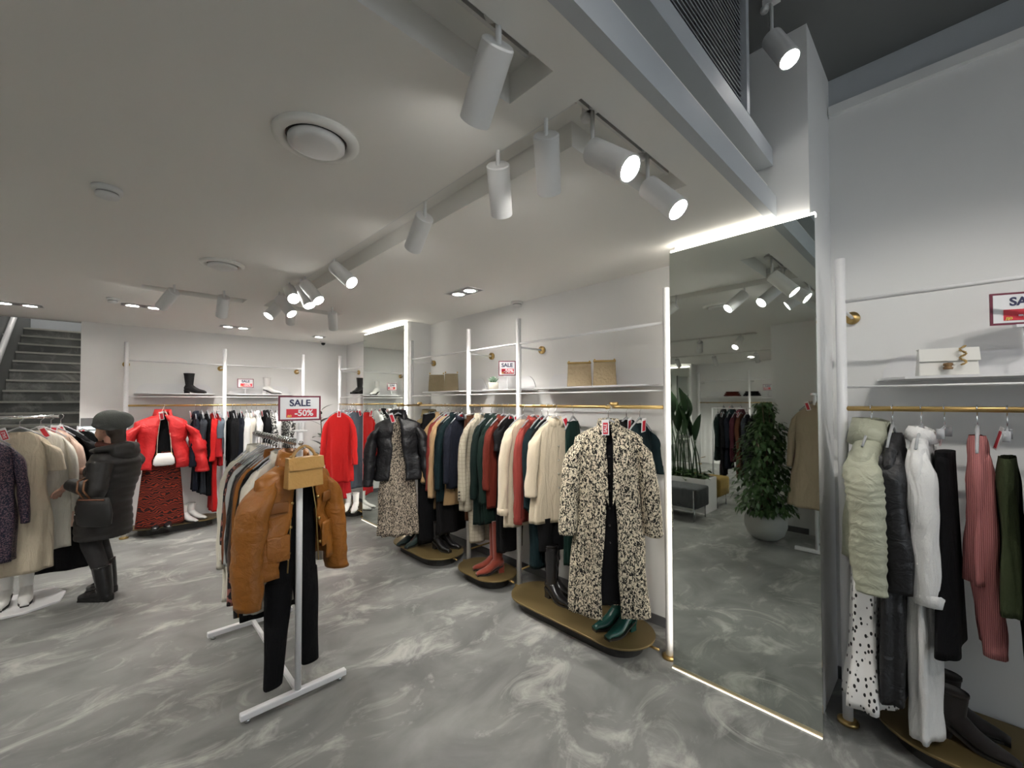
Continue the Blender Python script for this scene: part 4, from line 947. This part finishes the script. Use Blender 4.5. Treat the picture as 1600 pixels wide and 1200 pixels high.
# ------------------------------------------------------------------ left display rack with the cream dresses
LX, LY = -.57, 5.25
lr = thing('display_stand', 'white display stand with flat base plate at left edge', 'clothes stand', (LX, LY, 0))
MB().prism([(.26, -.16), (.28, .06), (.2, .24), (-.5, .24), (-.5, -.26), (.08, -.26)], .0, .02).build('base_plate', STEEL, lr, False, None, .004)
MB().tube([(-.25, .05, .02), (-.25, .05, 1.53)], .018, 12).build('post', STEEL, lr, True)
MB().tube([(-.25, .05, 1.53), (.22, .05, 1.53)], .013, 12).build('rail', CHROME, lr, True)
garment('cream short sleeved knit dress on the left stand', 'dress', (LX+.02, LY-.12, 1.53), R(6), F['cream'], L=1.12, sw=.175, hd=.055, hemw=.19, hemd=.075, sleeve=.24, sr=.065, src=.07, out=.04, folds=5, amp=.3, letters=True, tagx=-.08)
garment('pale cream long sleeve dress behind the cream knit dress', 'dress', (LX+.12, LY+.02, 1.53), R(-4), F['ivory'], L=1.0, sw=.19, hd=.045, sleeve=.62, sr=.05)
garment('blush long blouse peeking out behind the cream dresses', 'blouse', (LX+.17, LY+.12, 1.53), R(-10), F['blush'], L=.85, sw=.18, hd=.04, sleeve=.5)
garment('black short sleeved long dress at the back of the left stand', 'dress', (LX+.22, LY+.22, 1.53), R(-14), F['black'], L=1.25, sw=.20, hd=.045, sleeve=.24, sr=.07, src=.07, out=.06)
garment('navy sequin dress cut by the left picture edge', 'dress', (LX-.16, LY-.26, 1.50), R(10), SEQ, L=.95, sw=.20, hd=.06, sleeve=.6, sr=.055)
boots('white pointed ankle boot on the left base plate, %s one', (LX+.0, LY+.06, .02), R(-1), WHTL, h=.23, heel=.05, gap=.11)

# ------------------------------------------------------------------ woman
def remeshed(name, mb, mat, parent, vox=.009, smooth_=2):
    o = mb.build(name, mat, parent, True)
    r_ = o.modifiers.new('r', 'REMESH'); r_.mode = 'VOXEL'; r_.voxel_size = vox; r_.use_smooth_shade = True
    s_ = o.modifiers.new('s', 'SMOOTH'); s_.iterations = smooth_; s_.factor = .5
    dg = bpy.context.evaluated_depsgraph_get(); me = bpy.data.meshes.new_from_object(o.evaluated_get(dg))
    o.modifiers.clear(); o.data = me
    if not me.materials: me.materials.append(mat)
    return o
def ellipsoid(mb, c, r, n=16):
    rings = []
    for i in range(1, n):
        a = math.pi*i/n; rings.append([(c[0]+r[0]*math.sin(a)*math.cos(b), c[1]+r[1]*math.sin(a)*math.sin(b), c[2]+r[2]*math.cos(a)) for b in [2*math.pi*k/20 for k in range(20)]])
    mb.loft(rings, True, True, True)
# local frame: +x is the way she faces, y to her left, z up
face_dir = Vector((-.72, .69, 0)).normalized()
wm = thing('person', 'woman in dark quilted coat and grey beanie reaching for clothes', 'person', (-.07, 5.0, 0), math.atan2(face_dir.y, face_dir.x))
SKIN = plain('skin', (.46, .25, .18), .5); COAT = plain('coat_black_brown', (.014, .012, .0115), .5, bump=.1, bscale=40); KNIT = plain('grey_knit', (.10, .105, .10), .95, bump=.5, bscale=160); TIGHTS = plain('black_tights', (.012, .011, .012), .75)
bd = MB()
ellipsoid(bd, (-.04, 0, 1.43), (.082, .07, .105)); ellipsoid(bd, (-.005, 0, 1.385), (.062, .052, .06))           # skull and jaw
bd.tube([(-.07, 0, 1.36), (-.09, 0, 1.22)], [.05, .058], 12)                                                         # neck
bd.tube([(.034, 0, 1.435), (.052, 0, 1.41), (.044, 0, 1.402)], [.008, .014, .008], 8)                                # nose
bd.tube([(.038, -.02, 1.368), (.045, 0, 1.37), (.038, .02, 1.368)], .008, 8); bd.tube([(.034, 0, 1.335), (.02, 0, 1.33)], .018, 8)   # lips, chin
for s in (-1, 1): ellipsoid(bd, (-.055, s*.072, 1.41), (.018, .008, .028), 8); ellipsoid(bd, (.022, s*.03, 1.432), (.012, .014, .009), 8)
bd.tube([(-.09, 0, 1.25), (-.10, 0, 1.05), (-.02, 0, .85), (.02, 0, .72)], [.10, .125, .13, .14], 16)                 # trunk
for s, hx in ((1, -.08), (-1, .03)):                                                                                    # legs
    bd.tube([(.02, s*.075, .74), (.08+hx*.9, s*.078, .46), (.0+hx, s*.075, .25), (-.03+hx, s*.075, .07)], [.085, .055, .045, .035], 14)
    bd.tube([(-.05+hx, s*.075, .05), (.05+hx, s*.08, .045), (.13+hx, s*.085, .035)], [.035, .036, .03], 10)
ARM = {-1: [(-.13, -.16, 1.16), (.02, -.20, 1.02), (.27, -.12, 1.04)], 1: [(-.15, .17, 1.16), (-.17, .22, .93), (.10, .17, .985)]}
WR = {-1: (.36, -.09, 1.055), 1: (.165, .15, .955)}
for s in (-1, 1):
    a = ARM[s]; bd.tube(a+[WR[s]], [.052, .045, .034, .025], 12)
def hand(mb, wr, d, side, down):
    d = Vector(d).normalized(); dn = Vector(down).normalized(); dn = (dn-d*dn.dot(d)).normalized(); lat = d.cross(dn)*side
    wr = Vector(wr); mb.tube([wr, wr+d*.045, wr+d*.08], [.024, .034, .032], 12, True, .6, dn)
    for k, (off, L_) in enumerate(((.027, .062), (.009, .072), (-.009, .066), (-.026, .05))):
        b0 = wr+d*.072+lat*off; c_ = .25+.12*k
        mb.tube([b0, b0+d*L_*.45+dn*L_*.12*c_*2, b0+d*L_*.8+dn*L_*.5*c_, b0+d*L_+dn*L_*.85*c_], [.0085, .008, .0075, .006], 8)
    b0 = wr+d*.03+lat*.03; mb.tube([b0, b0+d*.03+lat*.022+dn*.008, b0+d*.06+lat*.024+dn*.02], [.011, .009, .007], 8)
hand(bd, WR[-1], (1, .25, .08), -1, (0, 0, -1)); hand(bd, WR[1], (.75, -.15, -.55), 1, (-.5, 0, -1))
remeshed('body', bd, SKIN, wm, .0065, 2)
# legs and boots over the body
tg = MB()
for s, hx in ((1, -.08), (-1, .03)): tg.tube([(.02, s*.075, .72), (.08+hx*.9, s*.078, .46), (.0+hx, s*.075, .25), (-.025+hx, s*.075, .12)], [.098, .067, .056, .046], 14)
remeshed('tights', tg, TIGHTS, wm, .01, 2)
for s, hx in ((1, -.08), (-1, .03)):
    bt = MB()
    bt.tube([(.005+hx, s*.075, .29), (-.01+hx, s*.075, .2), (-.03+hx, s*.075, .10), (-.035+hx, s*.075, .02)], [.064, .06, .052, .048], 16)
    bt.tube([(-.05+hx, s*.075, .05), (.03+hx, s*.08, .055), (.10+hx, s*.085, .042), (.17+hx, s*.09, .028)], [.048, .05, .043, .022], 14)
    bt.box(-.085+hx, -.02+hx, s*.075-.03, s*.075+.03, 0, .05); bt.box(-.02+hx, .17+hx, s*.083-.03, s*.083+.03, 0, .014)
    remeshed('boot', bt, BLKL, wm, .008, 2)
# coat: quilted, slightly flared, leaning back
ct = MB(); rings = []
axis = [(1.27, -.09, .075, .075), (1.22, -.10, .12, .15), (1.15, -.105, .155, .19), (1.02, -.09, .165, .185), (.9, -.05, .165, .175), (.78, -.02, .17, .18), (.62, -.02, .175, .19), (.52, -.02, .17, .19)]
nz = 110
for i in range(nz+1):
    z = 1.27-(1.27-.52)*i/nz
    cx, rx, ry = interp([(-a, b, c, d) for a, b, c, d in axis], -z)
    g = 1+.055*(abs(math.sin(math.pi*z/.062))**.5-.6)
    rings.append([(cx+rx*g*math.cos(a), ry*g*math.sin(a), z) for a in [2*math.pi*k/40 for k in range(40)]])
ct.loft(rings, True, True, True)
for s in (-1, 1):
    a = [Vector(p) for p in ARM[s]]; pts = []; rad = []
    for seg_ in range(2):
        for k in range(24):
            u = k/24; pts.append(a[seg_].lerp(a[seg_+1], u)); L_ = (seg_+u)
            rad.append((.082-.017*L_)*(1+.05*(abs(math.sin(L_*9))**.5-.6)))
    pts.append(a[2]); rad.append(.045)
    ct.tube(pts, rad, 16)
remeshed('coat', ct, COAT, wm, .008, 1)
hd_ = MB(); rings = []
for i in range(9):
    u = i/8; a_ = math.pi*(.15+.85*u)
    rings.append([(-.13-.05*math.sin(a_)+.105*math.cos(b), .125*math.sin(b)*(1-.1*u), 1.20+.12*u+.03*math.cos(b)*-1) for b in [2*math.pi*k/24 for k in range(24)]])
ho = MB().tube([(.02, .09, 1.245), (-.08, .135, 1.255), (-.19, .09, 1.27), (-.225, 0, 1.275), (-.19, -.09, 1.27), (-.08, -.135, 1.255), (.02, -.09, 1.245)], [.014, .026, .038, .046, .038, .026, .014], 12)
ellipsoid(ho, (-.19, 0, 1.225), (.075, .125, .075), 14)
remeshed('hood', ho, COAT, wm, .009, 5)
MB().tube([(-.02+.075*math.cos(a)-.055, .08*math.sin(a), 1.285+.01*math.sin(2*a)) for a in [2*math.pi*k/20 for k in range(21)]], .03, 10).build('scarf', plain('rust_scarf', (.10, .025, .015), .9), wm, True)
ht = MB(); ellipsoid(ht, (-.06, 0, 1.492), (.118, .104, .095), 20); ellipsoid(ht, (-.135, 0, 1.495), (.10, .092, .078), 20)
ht.tube([(.045*1+.0-.1*(1-math.cos(a))*.95, .098*math.sin(a), 1.468-.045*(1-math.cos(a))*.55) for a in [2*math.pi*k/24 for k in range(25)]], .016, 8)
remeshed('beanie', ht, KNIT, wm, .008, 4)
HAIR = plain('dark_hair', (.03, .018, .012), .6)
hm = MB(); ellipsoid(hm, (-.108, 0, 1.41), (.058, .074, .07), 14); hm.tube([(-.125, 0, 1.39), (-.135, 0, 1.27)], [.052, .05], 14)
remeshed('hair', hm, HAIR, wm, .009, 2)
for sd_ in (-1, 1):
    ey = MB(); ellipsoid(ey, (.033, sd_*.03, 1.432), (.006, .009, .006), 8); ey.build('eye', plain('eye_dark', (.03, .02, .015), .3), wm, True)
    MB().tube([(.031, sd_*.016, 1.447), (.033, sd_*.03, 1.451), (.022, sd_*.046, 1.447)], .003, 6).build('eyebrow', HAIR, wm, True)
bg = thing('shoulder_bag', 'black shoulder bag with brown straps on the arm of the woman', 'handbag', (-.07, 5.0, 0), math.atan2(face_dir.y, face_dir.x))
bb = MB().loft([[(-.20+a_*.135*math.cos(b), .265+d_*math.sin(b), z+.07) for b in [2*math.pi*k/28 for k in range(28)]] for z, a_, d_ in ((.60, .75, .02), (.62, 1.0, .04), (.70, 1.05, .045), (.77, .95, .04), (.82, .85, .03), (.83, .8, .01))], True, True, True).build('body', plain('bag_black', (.010, .0095, .0095), .5), bg, True)
for dx in (-.06, -.01): MB().tube([(dx-.12, .28, .89), (dx-.10, .315, .96), (dx-.09, .30, 1.03), (dx-.08, .22, 1.05)], .007, 8).build('strap', plain('brown_strap', (.16, .07, .03), .5), bg, True)
MB().tube([(-.30, .293, .885), (-.10, .293, .885)], .007, 8).build('zip', plain('zip_brown', (.18, .07, .04), .4), bg, True)
MB().lathe([(.008, 0), (.008, .006)], 12, (-.09, .305, .77)).build('stud', CHROME, bg, True)

# ------------------------------------------------------------------ the part of the shop seen in the mirror
def leafmesh(L, W, mat, n=6, bend=.25, fold=.12):
    v = []; f = []
    for i in range(n+1):
        u = i/n; ww = W*math.sin(math.pi*min(1, u*.97+.03))**.75*(1-.25*u); z = bend*L*u*u
        v += [(-ww, L*u, z*-1+fold*ww), (0, L*u, -z), (ww, L*u, z*-1+fold*ww)]
    for i in range(n):
        a = i*3; f += [(a, a+1, a+4, a+3), (a+1, a+2, a+5, a+4)]
    return MB().add(v, f).mesh('leaf', mat, True)
PLANT1 = plain('strelitzia_green', (.03, .07, .028), .4); PLANT2 = plain('ficus_green', (.05, .11, .03), .4, var=.35, bscale=9)
pl = thing('planter_box', 'long white planter box between two benches seen in the mirror', 'planter', (-1.6, 2.45, 0))
PW, PL_ = .42, 1.5
for nme, a in (('side_panel', (0, .02, 0, PL_, 0, .5)), ('side_panel', (PW-.02, PW, 0, PL_, 0, .5)), ('end_panel', (.02, PW-.02, 0, .02, 0, .5)), ('end_panel', (.02, PW-.02, PL_-.02, PL_, 0, .5))):
    MB().box(*a).build(nme, STEEL, pl)
MB().box(.02, PW-.02, .02, PL_-.02, .02, .46).build('soil', plain('soil', (.05, .035, .025), .9), pl)
gc = MB(); r_ = random.Random(3)
lf = leafmesh(.09, .03, PLANT2, 3)
for i in range(420):
    c_ = Vector((r_.uniform(.03, PW-.03), r_.uniform(.03, PL_-.03), .46+r_.uniform(0, .10))); M_ = Matrix.Translation(c_) @ Matrix.Rotation(r_.uniform(0, 6.3), 4, 'Z') @ Matrix.Rotation(r_.uniform(-.2, .9), 4, 'X')
    gc.add([M_ @ v.co for v in lf.vertices], [tuple(p.vertices) for p in lf.polygons])
g_ = gc.build('ground_cover', PLANT2, pl, True); g_['kind'] = 'stuff'
sp = thing('strelitzia', 'tall bird of paradise plant growing in the white planter', 'plant', (-1.38, 2.85, .46))
blade = leafmesh(.42, .075, PLANT1, 8, .12, .5)
for i in range(26):
    a = r_.uniform(0, 6.3); lean = r_.uniform(.03, .22); h_ = r_.uniform(.55, 1.05); bx, by = r_.uniform(-.14, .14), r_.uniform(-.3, .45)
    tip = (bx+math.cos(a)*lean*h_, by+math.sin(a)*lean*h_, h_)
    sk = MB().tube([(bx, by, -.02), (bx+math.cos(a)*lean*h_*.35, by+math.sin(a)*lean*h_*.35, h_*.55), tip], [.012, .009, .006], 6).build('stalk', PLANT1, sp, True)
    o = put('leaf', blade, sp, tip); o.rotation_euler = (R(90)-lean*1.3, 0, a-R(90)); 
def bench(label, loc, rz, col, L, W=.42, H=.45):
    t = thing('bench', label, 'bench', loc, rz, 'upholstered benches')
    MB().box(0, L, -W/2, W/2, .17, H).build('cushion', col, t, True, None, .03)
    for x in (.05, L-.05):
        for y in (-W/2+.03, W/2-.03): MB().tube([(x, y, 0), (x, y, .18)], .009, 8).build('leg', CHROME, t, True)
        MB().tube([(x, -W/2-.005, .0), (x, -W/2-.005, .42)], .006, 6).build('side_rod', CHROME, t, True)
bench('dark grey upholstered bench in front of the white planter', (-.88, 2.36, 0), R(90), fabric('bench_grey', (.10, .105, .11)), 1.2)
bench('mustard upholstered bench behind the white planter', (-1.86, 2.42, 0), R(90), fabric('bench_mustard', (.28, .19, .05)), .9)
fp_ = thing('potted_ficus', 'bushy green ficus in a round grey pot seen in the mirror', 'plant', (-.62, 1.53, 0))
MB().lathe([(.12, 0), (.19, .06), (.225, .16), (.22, .26), (.18, .33), (.16, .33), (.17, .28)], 36).build('pot', plain('concrete_pot', (.42, .42, .40), .6, var=.1, bscale=8), fp_, True)
MB().lathe([(.0001, .29), (.17, .29)], 24).build('soil', plain('soil', (.05, .035, .025), .9), fp_)
fo = MB(); lf2 = leafmesh(.075, .02, PLANT2, 3, .3)
for i in range(9):
    a = i*.7; MB().tube([(.04*math.cos(a), .04*math.sin(a), .28), (.08*math.cos(a), .08*math.sin(a), .8), (.10*math.cos(a+.6), .10*math.sin(a+.6), 1.15+.06*i)], [.012, .009, .004], 6).build('stem', plain('bark', (.12, .08, .05), .8), fp_, True)
for i in range(2600):
    z = .34+1.3*r_.random()**1.15; rad = ((.30*(1-((z-.62)/1.1)**2)+.05) if z < 1.4 else .09)
    a = r_.uniform(0, 6.3); rad = max(.05, rad*.86)*math.sqrt(r_.random())*(1+.55*noise.noise(Vector((math.cos(a)*1.5, math.sin(a)*1.5, z*4))))
    M_ = Matrix.Translation((rad*math.cos(a), rad*math.sin(a), z)) @ Matrix.Rotation(a-R(90)+r_.uniform(-.9, .9), 4, 'Z') @ Matrix.Rotation(r_.uniform(-1.1, .2), 4, 'X')
    fo.add([M_ @ v.co for v in lf2.vertices], [tuple(p.vertices) for p in lf2.polygons])
g_ = fo.build('foliage', PLANT2, fp_, True); g_['kind'] = 'stuff'
# single pole rack with beige coat and pink sweater
pr_ = thing('garment_rack', 'white pole garment rack beside the ficus seen in the mirror', 'clothes rack', (-.42, .99, 0))
MB().tube([(0, 0, .04), (0, 0, 1.72)], .017, 12).build('post', STEEL, pr_, True)
MB().tube([(.14, 0, 1.72), (-.42, 0, 1.72)], .013, 12).build('rail', STEEL, pr_, True)
MB().box(-.02, .02, -.2, .2, .01, .045).build('foot', STEEL, pr_); MB().box(-.4, 0, -.016, .016, .01, .04).build('foot', STEEL, pr_)
garment('beige wool coat on the pole rack seen in the mirror', 'coat', (-.42, .99, 1.72), R(100), F['beige'], L=1.12, sleeve=.6, hd=.08, sr=.07, sw=.2, collar='coat', hemw=.26)
garment('pink knit sweater on the pole rack seen in the mirror', 'sweater', (-.58, .99, 1.72), R(95), F['pink'], L=.85, sleeve=.58, hd=.07, sr=.08, src=.05, sw=.2)
garment('plum long dress on the pole rack seen in the mirror', 'dress', (-.72, .99, 1.72), R(90), F['plum'], L=1.1, sleeve=.4, hd=.05)
# free rack and wall clothes far away in the mirror
fr_ = thing('garment_rack', 'white garment rack far behind the planter seen in the mirror', 'clothes rack', (-4.0, 2.2, 0))
for y in (0, 1.2): MB().tube([(0, y, .04), (0, y, 1.5)], .016, 12).build('post', STEEL, fr_, True); MB().box(-.25, .25, y-.018, y+.018, .01, .045).build('foot', STEEL, fr_)
MB().tube([(0, -.02, 1.5), (0, 1.22, 1.5)], .013, 12).build('rail', STEEL, fr_, True)
words = ['black', 'teal', 'beige', 'black2', 'charcoal', 'brown', 'plum', 'navy', 'black', 'green']
desc = ['black jacket', 'teal coat', 'beige long coat', 'black gown', 'charcoal trouser suit', 'brown coat', 'plum dress', 'navy coat', 'black cape', 'green dress']
for i, (wd, ds) in enumerate(zip(words, desc)):
    garment('%s on the free rack far away in the mirror' % ds, ds.split()[-1], (-4.0, 2.3+i*.11, 1.5), R(rnd.uniform(-8, 8)), F[wd], L=.95+.15*(i % 3), sleeve=.6, tagged=i % 3 == 0)
words = ['black', 'red', 'ivory', 'red2', 'navy', 'charcoal', 'black2', 'rust', 'grey', 'plum', 'teal', 'black']
desc = ['black coat', 'red dress', 'ivory blouse', 'red sweater', 'navy dress', 'charcoal coat', 'black dress', 'rust blouse', 'grey cardigan', 'plum coat', 'teal dress', 'black skirt']
for i, (wd, ds) in enumerate(zip(words, desc)):
    garment('%s on the opposite wall rail in the mirror' % ds, ds.split()[-1], (-6.05, (1.62, 1.78, 1.94, 2.1, 2.3, 2.5, 2.86, 2.98, 3.1, 3.5, 3.7, 3.9)[i], ZR), R(180+rnd.uniform(-8, 8)), F[wd], L=.75+.2*(i % 3), sleeve=.58, tagged=i % 2 == 0)
for i, (y, c_, n_) in enumerate(((3.3, 'black', 'dark folded knitwear pile on the opposite shelf in the mirror'), (3.75, 'brick', 'red folded knitwear pile on the opposite shelf in the mirror'))):
    k_ = thing('folded_knitwear', n_, 'clothes', (-6.24, y, ZS+.013)); 
    for q in range(3): MB().box(-.12+.01*q, .12-.01*q, -.17+.02*q, .17-.02*q, .04*q, .04*q+.038).build('layer', F[c_], k_, True, None, .015)
struct('wall_opposite_column', MB().box(XO, XO+.35, 4.7, 5.9, 0, ZC), WHITE)
om = thing('wall_mirror', 'mirror with lit top edge on the opposite wall', 'mirror', (XO+.36, 4.75, 0))
MB().box(0, .012, 0, 1.1, .01, 2.55).build('pane', MIRROR, om); MB().box(-.005, .01, 0, 1.1, 2.56, 2.58).build('top_light', LED, om)
# dark leaved plant standing in the far corner
dp = thing('corner_plant', 'dark leaved rubber plant in the far corner behind the red coat', 'plant', (2.34, 6.74, 0))
MB().lathe([(.09, 0), (.12, .02), (.14, .24), (.125, .24), (.12, .2)], 24).build('pot', WHTL, dp, True)
MB().tube([(0, 0, .05), (.01, 0, .8), (-.02, .02, 1.5)], [.014, .011, .006], 8).build('stem', plain('bark', (.12, .08, .05), .8), dp, True)
rl = leafmesh(.2, .055, plain('rubber_leaf', (.015, .025, .015), .3), 6, .3)
for i in range(16):
    o = put('leaf', rl, dp, (-.01, .01, .62+i*.06)); o.rotation_euler = (R(rnd.uniform(5, 45)), 0, i*2.4)
